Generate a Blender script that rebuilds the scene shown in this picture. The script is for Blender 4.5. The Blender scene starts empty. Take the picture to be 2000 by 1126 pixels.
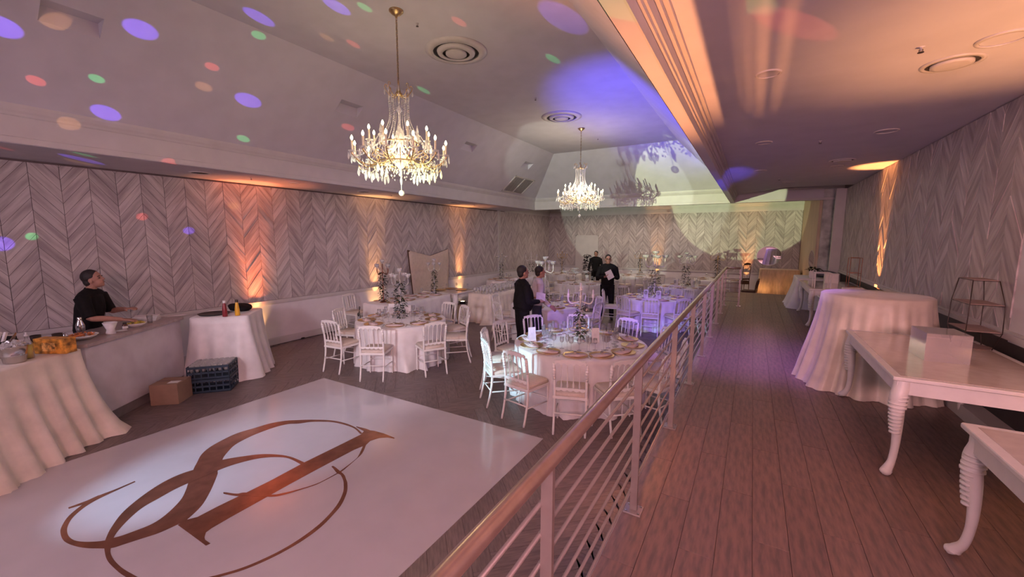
import bpy, bmesh, math, random
import numpy as np
from mathutils import Vector, Matrix, noise
random.seed(7)
PI = math.pi
SC = bpy.context.scene
COL = SC.collection

# ------------------------------------------------------------------ camera
CAM_H = 2.3
F_PX, YAW, PIT, ROL = 797.94, 0.530072, 0.123895, 0.002478
cy, sy = math.cos(YAW), math.sin(YAW)
fwd = Vector((-sy*math.cos(PIT), cy*math.cos(PIT), -math.sin(PIT)))
rt = Vector((cy, sy, 0)); up = rt.cross(fwd)
r2 = rt*math.cos(ROL)+up*math.sin(ROL); u2 = -rt*math.sin(ROL)+up*math.cos(ROL)
cd = bpy.data.cameras.new('camera'); cam = bpy.data.objects.new('camera', cd); COL.objects.link(cam)
cam.matrix_world = Matrix(((r2.x, u2.x, -fwd.x, 0), (r2.y, u2.y, -fwd.y, 0), (r2.z, u2.z, -fwd.z, CAM_H), (0, 0, 0, 1)))
cd.sensor_width = 36; cd.lens = 36*F_PX/2000; cd.clip_start = .05; cd.clip_end = 100
SC.camera = cam

# ------------------------------------------------------------------ view, world
SC.view_settings.view_transform = 'Standard'; SC.view_settings.look = 'None'
SC.view_settings.gamma = 1; SC.view_settings.use_curve_mapping = False
SC.view_settings.exposure = 0.0
w = bpy.data.worlds.new('world'); SC.world = w; w.use_nodes = True
w.node_tree.nodes['Background'].inputs[0].default_value = (.05, .035, .045, 1)
w.node_tree.nodes['Background'].inputs[1].default_value = .5

# ------------------------------------------------------------------ lights
XWL = -8.77
def aim(o, tgt):
    d = Vector(tgt)-o.location
    o.rotation_euler = d.to_track_quat('-Z', 'Y').to_euler()
def spot(name, loc, tgt, half, watt, col, blend=.3, rad=.02):
    l = bpy.data.lights.new(name, 'SPOT'); l.energy = watt; l.color = col; l.spot_size = 2*half
    l.spot_blend = blend; l.shadow_soft_size = rad
    o = bpy.data.objects.new(name, l); COL.objects.link(o); o.location = loc; aim(o, tgt); return o
def point(name, loc, watt, col, rad=.1):
    l = bpy.data.lights.new(name, 'POINT'); l.energy = watt; l.color = col; l.shadow_soft_size = rad
    o = bpy.data.objects.new(name, l); COL.objects.link(o); o.location = loc; return o
def area(name, loc, tgt, sx, sy_, watt, col):
    l = bpy.data.lights.new(name, 'AREA'); l.shape = 'RECTANGLE'; l.size = sx; l.size_y = sy_; l.energy = watt; l.color = col
    o = bpy.data.objects.new(name, l); COL.objects.link(o); o.location = loc; aim(o, tgt); return o
# added soft fill lamps for ambient light, behind the camera and in the far bay
area('fill_light', (-4.6, -3.2, 3.0), (-4.6, 6.0, 1.6), 5.0, .5, 82, (1, .82, 1))
area('fill_light', (1.0, -2.6, 3.3), (.9, 7.0, 1.2), 1.8, 1.0, 430, (1, .48, .52))
area('fill_light', (-4.2, 17.0, 3.55), (-4.2, 16.4, .0), 6.0, 1.2, 70, (1, .74, .58))
# chandelier glow
point('chandelier_glow', (-3.88, 3.85, 3.35), 46, (1, .78, .46), .30)
point('chandelier_glow', (-3.87, 10.0, 3.45), 85, (1, .80, .60), .30)
# party projector by the dance floor: two hard beams down the hall, soft beams on the floor and the front table
PJ = (-4.75, -1.0, 2.1)
spot('projector_beam', PJ, (-4.57, 14.0, 3.6), .187, 2300, (.86, 1, .80), .06, .012)
spot('projector_beam', PJ, (-.45, 18.6, 4.05), .132, 6800, (.90, 1, .52), .06, .012)
spot('projector_beam', PJ, (-4.55, 1.95, 0), .30, 420, (.50, .72, 1), .8, .03)
spot('projector_beam', PJ, (-2.85, 5.1, .55), .105, 2600, (.50, .86, 1), .6, .03)
# blue and violet wash
spot('violet_wash', (-.6, -1.4, 3.3), (-1.9, 10.3, .5), .082, 4200, (.25, .16, 1), .8, .08)
spot('violet_wash', (.45, 6.3, 3.45), (-.05, 7.1, .55), .62, 330, (.46, .20, 1), 1, .08)
spot('violet_wash', (-1.6, -1.4, 3.1), (-3.2, 8.3, .5), .09, 1700, (.30, .18, 1), .8, .08)
spot('blue_wash', (-3.1, 1.4, .3), (-2.0, 9.3, 5.0), .26, 5600, (.11, .09, 1), .9, .06)
spot('blue_wash', (.5, 4.0, 1.2), (-.50, 9.5, 3.5), .09, 1300, (.12, .09, 1), .8, .06)
# amber uplights: by the platform edge, by the right wall, along the left and far walls
spot('amber_uplight', (-.74, 3.30, .075), (-.38, 3.35, 3.5), .58, 800, (1, .36, .13), .9, .015)
spot('amber_uplight', (1.86, 3.47, .80), (1.72, 3.75, 3.5), .62, 420, (1, .42, .16), 1, .10)
spot('amber_uplight', (1.88, 9.65, .76), (1.95, 9.7, 3.5), .20, 1500, (1, .33, .09), .6, .02)
for (ux, uy, tx, ty, wt, c) in ((-8.60, 4.50, -8.70, 4.5, 1000, (1, .20, .07)), (-8.60, 7.60, -8.70, 7.6, 620, (1, .45, .15)),
                              (-8.60, 11.30, -8.70, 11.3, 620, (1, .38, .11)), (-3.55, 18.42, -3.55, 18.52, 620, (1, .45, .13)),
                              (-.15, 18.42, -.15, 18.52, 700, (1, .36, .10))):
    spot('amber_uplight', (ux, uy, .16), (tx, ty, 3.2), .21, wt, c, .8, .02)
spot('amber_uplight', (-8.55, 4.50, .20), (-8.5, 4.55, 3.2), .40, 330, (1, .22, .08), 1, .03)
for sp_ in ((-8.64, 4.50), (-8.64, 7.60), (-8.64, 11.30)):
    spot('amber_uplight', (sp_[0], sp_[1], .14), (XWL+.0, sp_[1], 1.0), .52, 75, (1, .50, .16), 1, .03)
spot('amber_uplight', (-8.55, 7.60, .20), (-8.5, 7.7, 3.2), .38, 120, (1, .40, .15), 1, .03)
spot('amber_uplight', (-8.55, 11.30, .20), (-8.5, 11.4, 3.2), .38, 180, (1, .32, .12), 1, .03)
spot('amber_uplight', (-.10, 16.4, .25), (1.4, 17.2, 1.6), .8, 70, (1, .50, .18), 1, .15)
spot('fill_light', (-2.2, -3.0, 3.0), (-6.9, 7.4, .7), .34, 1100, (1, .86, .95), 1, .25)  # added fill spot, brightens the left wall and the tables before it
# dots of the disco effect light
DOTS=[('P',-6.58,1.21,4.38,0.17),('P',-6.21,2.18,4.66,0.17),('P',-7.22,2.12,3.88,0.16),('P',-6.63,3.55,4.33,0.17),('P',-5.46,3.1,5.0,0.17),('P',-4.42,3.43,5.0,0.15),('P',-8.02,2.0,3.35,0.15),('P',-8.77,1.31,2.2,0.15),('P',-8.77,3.47,2.41,0.1),('P',-2.21,5.01,5.0,0.3),('G',-5.83,3.29,4.95,0.07),('G',-6.84,1.95,4.17,0.08),('G',-7.21,3.77,3.89,0.07),('G',-8.77,1.59,2.3,0.08),('G',-4.15,3.61,5.0,0.06),('G',-5.44,6.03,5.0,0.06),('G',-2.81,6.01,5.0,0.08),('G',-7.54,1.91,3.35,0.06),('G',-0.63,1.94,3.35,0.14),('R',-7.02,1.5,4.04,0.09),('R',-6.35,2.96,4.55,0.07),('R',-6.63,5.32,4.34,0.06),('R',-3.38,4.43,5.0,0.08),('R',-5.04,4.16,5.0,0.06),('R',-8.77,2.83,2.63,0.07),('R',-7.26,2.66,3.35,0.06),('R',-7.82,1.27,3.35,0.07),('R',0.14,3.14,3.58,0.16),('O',-6.4,1.52,4.51,0.12),('O',-6.62,2.98,4.35,0.1),('O',-5.2,3.85,5.0,0.08),('O',-7.3,1.75,3.67,0.12),('O',-8.41,2.09,3.35,0.12),('O',-8.77,4.25,2.9,0.09)]
DC = {'P': (.20, .10, 1), 'G': (.05, 1, .30), 'R': (1, .10, .08), 'O': (1, .42, .12)}
DW = {'P': 1500, 'G': 800, 'R': 950, 'O': 480}
DS = Vector((-3.4, -2.2, 1.9))
for (c_, x_, y_, z_, rr) in DOTS:
    t_ = Vector((x_, y_, z_)); dd = (t_-DS).length
    half = math.atan(rr/dd); 
    spot('disco_dot', DS, t_, half*.70, DW[c_]*(dd/5)**2*(.55 if rr > .25 else 1), DC[c_], .35, .004)

# ------------------------------------------------------------------ materials
MATS = {}
def nd(nt, t, **k):
    n = nt.nodes.new(t)
    for a, b in k.items(): setattr(n, a, b)
    return n
def mat(name, col, rough=.5, metal=0, var=.06, scale=12, spec=.5, bump=0, emit=None, estr=1, rnd=0, stretch=None, coat=0, sheen=0, col2=None, detail=4, rot=None):
    """principled material with procedural colour variation, optional grain and per-piece tone"""
    if name in MATS: return MATS[name]
    m = bpy.data.materials.new(name); m.use_nodes = True; nt = m.node_tree; p = nt.nodes['Principled BSDF']
    p.inputs['Roughness'].default_value = rough; p.inputs['Metallic'].default_value = metal
    p.inputs['Specular IOR Level'].default_value = spec
    if coat: p.inputs['Coat Weight'].default_value = coat; p.inputs['Coat Roughness'].default_value = .08
    if sheen: p.inputs['Sheen Weight'].default_value = sheen
    tc = nd(nt, 'ShaderNodeTexCoord'); mp = nd(nt, 'ShaderNodeMapping')
    nt.links.new(tc.outputs['Object'], mp.inputs[0])
    if rot:
        mp.vector_type = 'TEXTURE'; mp.inputs['Rotation'].default_value = rot
        if stretch: mp.inputs['Scale'].default_value = tuple(1/q for q in stretch)
    elif stretch: mp.inputs['Scale'].default_value = stretch
    nz = nd(nt, 'ShaderNodeTexNoise'); nz.inputs['Scale'].default_value = scale; nz.inputs['Detail'].default_value = detail
    nt.links.new(mp.outputs[0], nz.inputs['Vector'])
    rp = nd(nt, 'ShaderNodeValToRGB')
    c2 = col2 or tuple(max(0, c*(1-2.2*var)) for c in col); c1 = tuple(min(1, c*(1+var)) for c in col)
    rp.color_ramp.elements[0].position = .34; rp.color_ramp.elements[1].position = .62
    rp.color_ramp.elements[0].color = (*c2, 1); rp.color_ramp.elements[1].color = (*c1, 1)
    nt.links.new(nz.outputs['Fac'], rp.inputs[0])
    out = rp.outputs[0]
    if rnd:
        ge = nd(nt, 'ShaderNodeNewGeometry'); oi = nd(nt, 'ShaderNodeObjectInfo')
        ad = nd(nt, 'ShaderNodeMath', operation='ADD'); fr = nd(nt, 'ShaderNodeMath', operation='FRACT')
        nt.links.new(ge.outputs['Random Per Island'], ad.inputs[0]); nt.links.new(oi.outputs['Random'], ad.inputs[1]); nt.links.new(ad.outputs[0], fr.inputs[0])
        mr = nd(nt, 'ShaderNodeMapRange'); mr.inputs['To Min'].default_value = 1-rnd; mr.inputs['To Max'].default_value = 1+rnd*.4
        nt.links.new(fr.outputs[0], mr.inputs['Value'])
        mx = nd(nt, 'ShaderNodeMix', data_type='RGBA', blend_type='MULTIPLY'); mx.inputs['Factor'].default_value = 1
        nt.links.new(out, mx.inputs[6]); nt.links.new(mr.outputs[0], mx.inputs[7]); out = mx.outputs[2]
    nt.links.new(out, p.inputs['Base Color'])
    if bump:
        bp = nd(nt, 'ShaderNodeBump'); bp.inputs['Strength'].default_value = bump; bp.inputs['Distance'].default_value = .01
        nt.links.new(nz.outputs['Fac'], bp.inputs['Height']); nt.links.new(bp.outputs[0], p.inputs['Normal'])
    if emit:
        p.inputs['Emission Color'].default_value = (*emit, 1); p.inputs['Emission Strength'].default_value = estr
    MATS[name] = m; return m
def glass(name, tint=(1, 1, 1), fac=.35, rough=.05, milky=0.0):
    if name in MATS: return MATS[name]
    m = bpy.data.materials.new(name); m.use_nodes = True; nt = m.node_tree; nt.nodes.clear()
    o = nd(nt, 'ShaderNodeOutputMaterial'); tr = nd(nt, 'ShaderNodeBsdfTransparent'); gl = nd(nt, 'ShaderNodeBsdfGlossy')
    tr.inputs[0].default_value = (*tint, 1); gl.inputs['Roughness'].default_value = rough
    lw = nd(nt, 'ShaderNodeLayerWeight'); lw.inputs['Blend'].default_value = fac
    mx = nd(nt, 'ShaderNodeMixShader'); nt.links.new(lw.outputs['Facing'], mx.inputs[0]); nt.links.new(tr.outputs[0], mx.inputs[1]); nt.links.new(gl.outputs[0], mx.inputs[2])
    last = mx.outputs[0]
    if milky:
        df = nd(nt, 'ShaderNodeBsdfDiffuse'); df.inputs[0].default_value = (.9, .9, .9, 1)
        nz = nd(nt, 'ShaderNodeTexNoise'); nz.inputs['Scale'].default_value = 30
        mm = nd(nt, 'ShaderNodeMath', operation='MULTIPLY'); mm.inputs[1].default_value = 2*milky; nt.links.new(nz.outputs['Fac'], mm.inputs[0])
        m2 = nd(nt, 'ShaderNodeMixShader'); nt.links.new(mm.outputs[0], m2.inputs[0])
        nt.links.new(last, m2.inputs[1]); nt.links.new(df.outputs[0], m2.inputs[2]); last = m2.outputs[0]
    nt.links.new(last, o.inputs[0]); MATS[name] = m; return m

M_CEIL = mat('ceiling paint', (.59, .575, .62), .8, var=.02, scale=3, bump=.05)
M_TRIM = mat('trim paint', (.56, .54, .53), .5, var=.02, scale=4)
M_PANEL = mat('wainscot paint', (.73, .70, .72), .55, var=.02, scale=4)
M_WP = {}
for nm__, r0, r1, st_ in (('yz', (.92, 0, 0), (-.92, 0, 0), (9, 1, 9)), ('xz', (0, -.92, 0), (0, .92, 0), (1, 9, 9))):
    for sg, rr_ in ((1, r0), (-1, r1)):
        M_WP[nm__, sg] = mat('whitewashed plank %s %d' % (nm__, sg), (.56, .52, .51), .7, scale=1.9, stretch=st_, rot=rr_, rnd=.15, bump=.15, col2=(.37, .325, .33), detail=7)
M_GAP = mat('dark joint', (.13, .10, .10), .9)
M_FPLANK = mat('grey oak vinyl plank', (.185, .14, .135), .42, var=.12, scale=7, rnd=.12, bump=.03, col2=(.13, .098, .095), detail=10, stretch=(1, 7, 1))
M_FPLANKY = mat('grey oak vinyl plank, lengthwise', (.25, .155, .13), .42, var=.12, scale=6, rnd=.10, bump=.03, col2=(.16, .115, .105), detail=10, stretch=(6, 1, 1))
M_FLOORGAP = mat('floor joint', (.09, .065, .06), .8)
M_DARK = mat('dark wainscot', (.055, .047, .046), .6)
M_STONE = mat('grey veined stone', (.42, .44, .42), .4, var=.25, scale=3, detail=9)
M_MAT = mat('white glossy vinyl', (.53, .50, .53), .15, var=.015, scale=3, coat=.3)
M_GOLDV = mat('rose gold vinyl', (.42, .20, .13), .22, metal=.85, var=.1, scale=8)
M_WHITE = mat('white lacquer', (.74, .72, .70), .35, var=.02)
M_CREAM = mat('cream seat cloth', (.62, .54, .47), .8, var=.04, scale=40)
M_CLOTH = mat('white satin cloth', (.72, .70, .71), .42, var=.04, scale=5, sheen=.3)
M_CLOTHB = mat('champagne satin cloth', (.74, .66, .56), .42, var=.06, scale=5, sheen=.3)
M_CLOTHO = mat('tan crushed satin cloth', (.60, .42, .26), .5, var=.08, scale=18, sheen=.3, stretch=(1, 1, .25))
M_TAN = mat('tan panelling', (.56, .44, .32), .6, var=.08, scale=6, stretch=(4, 4, .3))
M_STEEL = mat('painted satin steel', (.36, .31, .29), .34, metal=.55, var=.03)
M_RAIL = mat('bronze satin handrail', (.46, .34, .29), .28, metal=.65, var=.05)
M_GOLD = mat('gold charger', (.62, .40, .16), .28, metal=.8, var=.1)
M_NAP = mat('pink linen napkin', (.62, .50, .50), .8, var=.04, scale=30)
M_SILVER = mat('polished cutlery', (.6, .58, .58), .2, metal=1)
M_BLACK = mat('black fabric', (.010, .009, .010), .85, spec=.2, var=.1, scale=20)
M_SHIRTW = mat('white shirt cotton', (.66, .62, .70), .7, var=.05, scale=10)
M_JEANS = mat('dark blue trousers', (.03, .035, .07), .8)
M_SKIN = mat('skin', (.42, .22, .16), .55, var=.05, scale=20)
M_HAIR = mat('dark hair', (.018, .013, .012), .6, bump=.4, scale=60)
M_LEAF = mat('dark green leaf', (.022, .038, .020), .7, var=.3, scale=9, rnd=.4, spec=.2)
M_LEAFL = mat('sage leaf', (.13, .16, .11), .7, spec=.2, var=.3, scale=9, rnd=.4)
M_PETAL = mat('cream petal', (.68, .60, .54), .7, var=.06)
M_CRY = glass('cut crystal', (.95, .95, .95), .55, .12, .27)
M_GLS = glass('clear glass', (.95, .95, .96), .30, .06, .05)
M_BRASS = mat('antique gold metal', (.55, .40, .20), .3, metal=.9, var=.1)
M_CANDLE = mat('ivory candle sleeve', (.78, .72, .55), .5)
M_BULB = mat('lit bulb', (1, .9, .7), .4, emit=(1, .80, .42), estr=24)
M_LENS = mat('lit lens', (1, .8, .6), .4, emit=(1, .70, .45), estr=6)
M_BLKP = mat('black plastic', (.02, .018, .018), .45)
M_WIRE = mat('dark wire', (.06, .045, .04), .4, metal=.6)
M_COPPER = mat('copper wire', (.30, .13, .09), .3, metal=.9)
M_VENT = mat('vent white metal', (.60, .57, .55), .45, var=.02)
M_VENTD = mat('vent shadow gap', (.035, .028, .028), .8)
M_CARD = mat('cardboard', (.30, .19, .13), .85, var=.05, scale=8)
M_PAPER = mat('white paper', (.72, .70, .70), .8)
M_BLUEC = mat('navy crate plastic', (.025, .045, .075), .5)
M_MIRROR = mat('mirror silver', (.82, .82, .82), .02, metal=1, var=0)
M_WOOD = mat('dark brown wood', (.08, .035, .02), .4)

# ------------------------------------------------------------------ mesh helpers
class MB:
    def __init__(s): s.v = []; s.f = []
    def quad(s, a, b, c, d):
        n = len(s.v); s.v += [tuple(a), tuple(b), tuple(c), tuple(d)]; s.f.append((n, n+1, n+2, n+3)); return s
    def box(s, x0, y0, z0, x1, y1, z1, b=0):
        n = len(s.v)
        if b <= 0:
            s.v += [(x0, y0, z0), (x1, y0, z0), (x1, y1, z0), (x0, y1, z0), (x0, y0, z1), (x1, y0, z1), (x1, y1, z1), (x0, y1, z1)]
            s.f += [(n, n+3, n+2, n+1), (n+4, n+5, n+6, n+7), (n, n+1, n+5, n+4), (n+1, n+2, n+6, n+5), (n+2, n+3, n+7, n+6), (n+3, n, n+4, n+7)]
        else:
            s.prism([(x0+b, y0), (x1-b, y0), (x1, y0+b), (x1, y1-b), (x1-b, y1), (x0+b, y1), (x0, y1-b), (x0, y0+b)], z0+b, z1-b, b)
        return s
    def obox(s, c, ax, ay, az):
        """oriented box: centre and three half-axis vectors"""
        n = len(s.v); c = Vector(c); ax = Vector(ax); ay = Vector(ay); az = Vector(az)
        for k in (-1, 1):
            for (i, j) in ((-1, -1), (1, -1), (1, 1), (-1, 1)): s.v.append(tuple(c+ax*i+ay*j+az*k))
        s.f += [(n, n+3, n+2, n+1), (n+4, n+5, n+6, n+7), (n, n+1, n+5, n+4), (n+1, n+2, n+6, n+5), (n+2, n+3, n+7, n+6), (n+3, n, n+4, n+7)]
        return s
    def prism(s, poly, z0, z1, b=0):
        """vertical prism of a convex polygon in xy, optional bevelled top and bottom"""
        k = len(poly); cx = sum(p[0] for p in poly)/k; cyy = sum(p[1] for p in poly)/k
        rings = []
        def ring(z, ins):
            n = len(s.v)
            for p in poly:
                d = math.hypot(p[0]-cx, p[1]-cyy) or 1
                q = 1-ins/d; s.v.append((cx+(p[0]-cx)*q, cyy+(p[1]-cyy)*q, z))
            rings.append(n)
        if b: ring(z0-b, b)
        ring(z0, 0); ring(z1, 0)
        if b: ring(z1+b, b)
        for a, c in zip(rings, rings[1:]):
            for i in range(k): s.f.append((a+i, a+(i+1) % k, c+(i+1) % k, c+i))
        s.f.append(tuple(rings[0]+i for i in reversed(range(k)))); s.f.append(tuple(rings[-1]+i for i in range(k)))
        return s
    def tube(s, pts, rad, n=8, cap=True, flat=None):
        """tube through points; rad a number, list, or list of (rx, ry)"""
        pts = [Vector(p) for p in pts]; m = len(pts)
        rs = rad if isinstance(rad, (list, tuple)) else [rad]*m
        ref = None; base = len(s.v)
        for i, p in enumerate(pts):
            t = (pts[min(i+1, m-1)]-pts[max(i-1, 0)]).normalized()
            if ref is None:
                ref = Vector((0, 0, 1)) if abs(t.z) < .8 else Vector((0, 1, 0))
                if flat is not None: ref = Vector(flat)
            a = (ref-t*ref.dot(t)).normalized(); b = t.cross(a); ref = a
            r = rs[i]; rx, ry = r if isinstance(r, (list, tuple)) else (r, r)
            for k in range(n):
                q = 2*PI*k/n; s.v.append(tuple(p+b*math.cos(q)*rx+a*math.sin(q)*ry))
        for i in range(m-1):
            for k in range(n):
                a0 = base+i*n+k; a1 = base+i*n+(k+1) % n; s.f.append((a0, a1, a1+n, a0+n))
        if cap:
            s.f.append(tuple(base+k for k in reversed(range(n)))); s.f.append(tuple(base+(m-1)*n+k for k in range(n)))
        return s
    def lathe(s, prof, n=16, c=(0, 0, 0)):
        """profile of (r, z) turned about the z axis"""
        base = len(s.v); m = len(prof)
        for (r, z) in prof:
            for k in range(n):
                q = 2*PI*k/n; s.v.append((c[0]+max(r, 1e-4)*math.cos(q), c[1]+max(r, 1e-4)*math.sin(q), c[2]+z))
        for i in range(m-1):
            for k in range(n):
                a0 = base+i*n+k; a1 = base+i*n+(k+1) % n; s.f.append((a0, a1, a1+n, a0+n))
        return s
    def ball(s, c, r, n=8, m=6):
        rx, ry, rz = r if isinstance(r, (tuple, list)) else (r, r, r)
        base = len(s.v)
        s.v.append((c[0], c[1], c[2]-rz))
        for i in range(1, m):
            ph = -PI/2+PI*i/m
            for k in range(n):
                q = 2*PI*k/n; s.v.append((c[0]+rx*math.cos(ph)*math.cos(q), c[1]+ry*math.cos(ph)*math.sin(q), c[2]+rz*math.sin(ph)))
        s.v.append((c[0], c[1], c[2]+rz)); top = len(s.v)-1
        for k in range(n):
            s.f.append((base, base+1+(k+1) % n, base+1+k)); s.f.append((top, top-n+k, top-n+(k+1) % n))
        for i in range(m-2):
            for k in range(n):
                a0 = base+1+i*n+k; a1 = base+1+i*n+(k+1) % n; s.f.append((a0, a1, a1+n, a0+n))
        return s
    def octa(s, c, r, h):
        n = len(s.v); x, y, z = c
        s.v += [(x+r, y, z), (x, y+r, z), (x-r, y, z), (x, y-r, z), (x, y, z+h), (x, y, z-h)]
        for k in range(4): s.f += [(n+k, n+(k+1) % 4, n+4), (n+(k+1) % 4, n+k, n+5)]
        return s
    def leaf(s, c, d, l, wd, upv=(0, 0, 1)):
        d = Vector(d).normalized(); side = d.cross(Vector(upv)); side = side.normalized() if side.length > .05 else Vector((1, 0, 0))
        nr = side.cross(d); c = Vector(c); n = len(s.v)
        for p in (c, c+d*l*.45+side*wd+nr*wd*.3, c+d*l, c+d*l*.45-side*wd+nr*wd*.3): s.v.append(tuple(p))
        s.v.append(tuple(c+d*l*.5-nr*wd*.15)); s.f += [(n, n+1, n+4), (n+1, n+2, n+4), (n+2, n+3, n+4), (n+3, n, n+4)]
        return s
    def mesh(s, name, m, smooth=False):
        me = bpy.data.meshes.new(name); me.from_pydata(s.v, [], s.f); me.update()
        if m: me.materials.append(m)
        if smooth: me.polygons.foreach_set('use_smooth', [True]*len(me.polygons))
        return me
    def build(s, name, m, parent=None, smooth=False, kind=None):
        o = bpy.data.objects.new(name, s.mesh(name, m, smooth)); COL.objects.link(o)
        if parent: o.parent = parent
        if kind: o['kind'] = kind
        return o
def tag(o, label, cat, group=None):
    o['label'] = label; o['category'] = cat
    if group: o['group'] = group
    return o
def thing(name, label, cat, loc=(0, 0, 0), rz=0, group=None):
    o = bpy.data.objects.new(name, None); COL.objects.link(o); o.location = loc; o.rotation_euler = (0, 0, rz)
    o.empty_display_size = .1
    return tag(o, label, cat, group)
def struct(name, mb, m, parent=None, smooth=False):
    return mb.build(name, m, parent, smooth, kind='structure')
CH = {}
def kids(o):
    return list(o.children)
def dup(src, loc, rz, label=None, scale=None, group=None):
    c = src.copy(); COL.objects.link(c); c.location = loc; c.rotation_euler = (0, 0, rz)
    if label: c['label'] = label
    if group: c['group'] = group
    if scale: c.scale = (scale, scale, scale)
    for ch in CH.setdefault(src.name, kids(src)):
        d = ch.copy(); COL.objects.link(d); d.parent = c
        for g in CH.setdefault(ch.name, kids(ch)):
            e = g.copy(); COL.objects.link(e); e.parent = d
    return c
def placer(maker):
    """first call moves the prototype itself, later calls copy it"""
    st = {'o': None, 'used': False}
    def place(loc, rz, label, group=None, scale=None):
        if st['o'] is None: st['o'] = maker(); [CH.setdefault(x.name, kids(x)) for x in [st['o']]+kids(st['o'])]
        if not st['used']:
            st['used'] = True; o = st['o']; o.location = loc; o.rotation_euler = (0, 0, rz); o['label'] = label
            if group: o['group'] = group
            if scale: o.scale = (scale,)*3
            return o
        o = dup(st['o'], loc, rz, label, scale or 1, group); return o
    return place
def catmull(P, k=4, closed=False):
    P = [Vector(p) for p in P]; n = len(P); out = []
    rng = n if closed else n-1
    for i in range(rng):
        p0 = P[(i-1) % n] if closed else P[max(i-1, 0)]; p1 = P[i]; p2 = P[(i+1) % n]; p3 = P[(i+2) % n] if closed else P[min(i+2, n-1)]
        for j in range(k):
            t = j/k; out.append(.5*((2*p1)+(p2-p0)*t+(2*p0-5*p1+4*p2-p3)*t*t+(3*p1-p0-3*p2+p3)*t**3))
    if not closed: out.append(P[-1])
    return out

# ================================================================== THE ROOM
XL, XR, YB, YF = -8.77, 2.0, -4.0, 18.6      # left wall, right wall, back, far wall
YH = 14.2                                     # header between hall and far bay
PZ, PX, PY = .55, -.62, 15.2                  # platform height, left edge, far end
ZS, ZT, ZW = 3.35, 5.0, 3.575                 # soffit, tray top, platform ceiling
# floors
fl = struct('floor', MB().box(XL-.1, YB, -.12, PX, YF+.1, -.006), M_FLOORGAP)
fl2 = struct('floor', MB().box(PX, YB, -.12, XR+.15, PY, PZ-.006), M_FLOORGAP)
struct('floor', MB().box(PX, PY, -.12, XR+.15, YF+.1, -.001), M_FPLANK)
# platform planks, lengthwise
def floor_plank(w_, l_, m):
    g = .0012
    return MB().prism([(g, g), (w_-g, g), (w_-g, l_-g), (g, l_-g)], -.006, -.0008, .0008).mesh('plank', m)
pm = floor_plank(.182, 1.22, M_FPLANKY)
rw = 0; x = PX
while x < XR-.01:
    y = -.4-(rw*.47 % 1.22)
    wd = min(.182, XR+.03-x)
    while y < PY-.05:
        l_ = min(1.22, PY-y)
        me = pm if (l_ > 1.21 and wd > .181) else floor_plank(wd, l_, M_FPLANKY)
        o = bpy.data.objects.new('plank', me); COL.objects.link(o); o.parent = fl2; o.location = (x, y, PZ)
        y += 1.22
    x += .182; rw += 1
# hall planks in herringbone, 45 degrees
W_, L_ = .15, .75
hp = floor_plank(L_, W_, M_FPLANK)
c45 = math.sqrt(.5); cells = []
for k in range(-170, 170):
    for j in range(-22, 22):
        for t in (0, 1):
            if t == 0: u, v, r = k*W_+j*L_, k*W_-j*L_, 0
            else: u, v, r = k*W_+j*L_+L_+W_, k*W_-j*L_+W_-L_, PI/2
            uc, vc = (u+L_/2, v+W_/2) if t == 0 else (u-W_/2, v+L_/2)
            X, Y = (uc-vc)*c45-4.6, (uc+vc)*c45+6
            if XL+.03 < X < PX-.02 and -1 < Y < YF-.1: cells.append((X, Y, u, v, r))
mid = [c for c in cells if not (-5.3 < c[0] < -2.6 and -.9 < c[1] < 3.35)]
mid.sort(key=lambda c: math.hypot(c[0]+1.0, c[1]-1.5) if c[1] > .3 else 99)
st = MB(); pv = [tuple(v.co) for v in hp.vertices]; pf = [tuple(p.vertices) for p in hp.polygons]
edge = lambda X, Y: X < XL+.45 or X > PX-.45 or Y > YF-.5
inside = 0
for (X, Y, u, v, r) in mid:
    px_, py_ = (u-v)*c45-4.6, (u+v)*c45+6; a = PI/4+r
    if inside < 300 and Y > .3 and not edge(X, Y):
        o = bpy.data.objects.new('plank', hp); COL.objects.link(o); o.parent = fl; o.location = (px_, py_, 0); o.rotation_euler = (0, 0, a); inside += 1
    else:
        n = len(st.v); ca, sa = math.cos(a), math.sin(a)
        for q in pv: st.v.append((min(PX, max(XL, px_+q[0]*ca-q[1]*sa)), min(YF, py_+q[0]*sa+q[1]*ca), q[2]))
        st.f += [tuple(n+i for i in ff) for ff in pf]
o = st.build('plank_field', M_FPLANK, fl); o['kind'] = 'stuff'
# platform riser face
struct('trim_1', MB().box(PX-.012, YB, 0, PX, PY, PZ-.01), M_PANEL)

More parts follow.
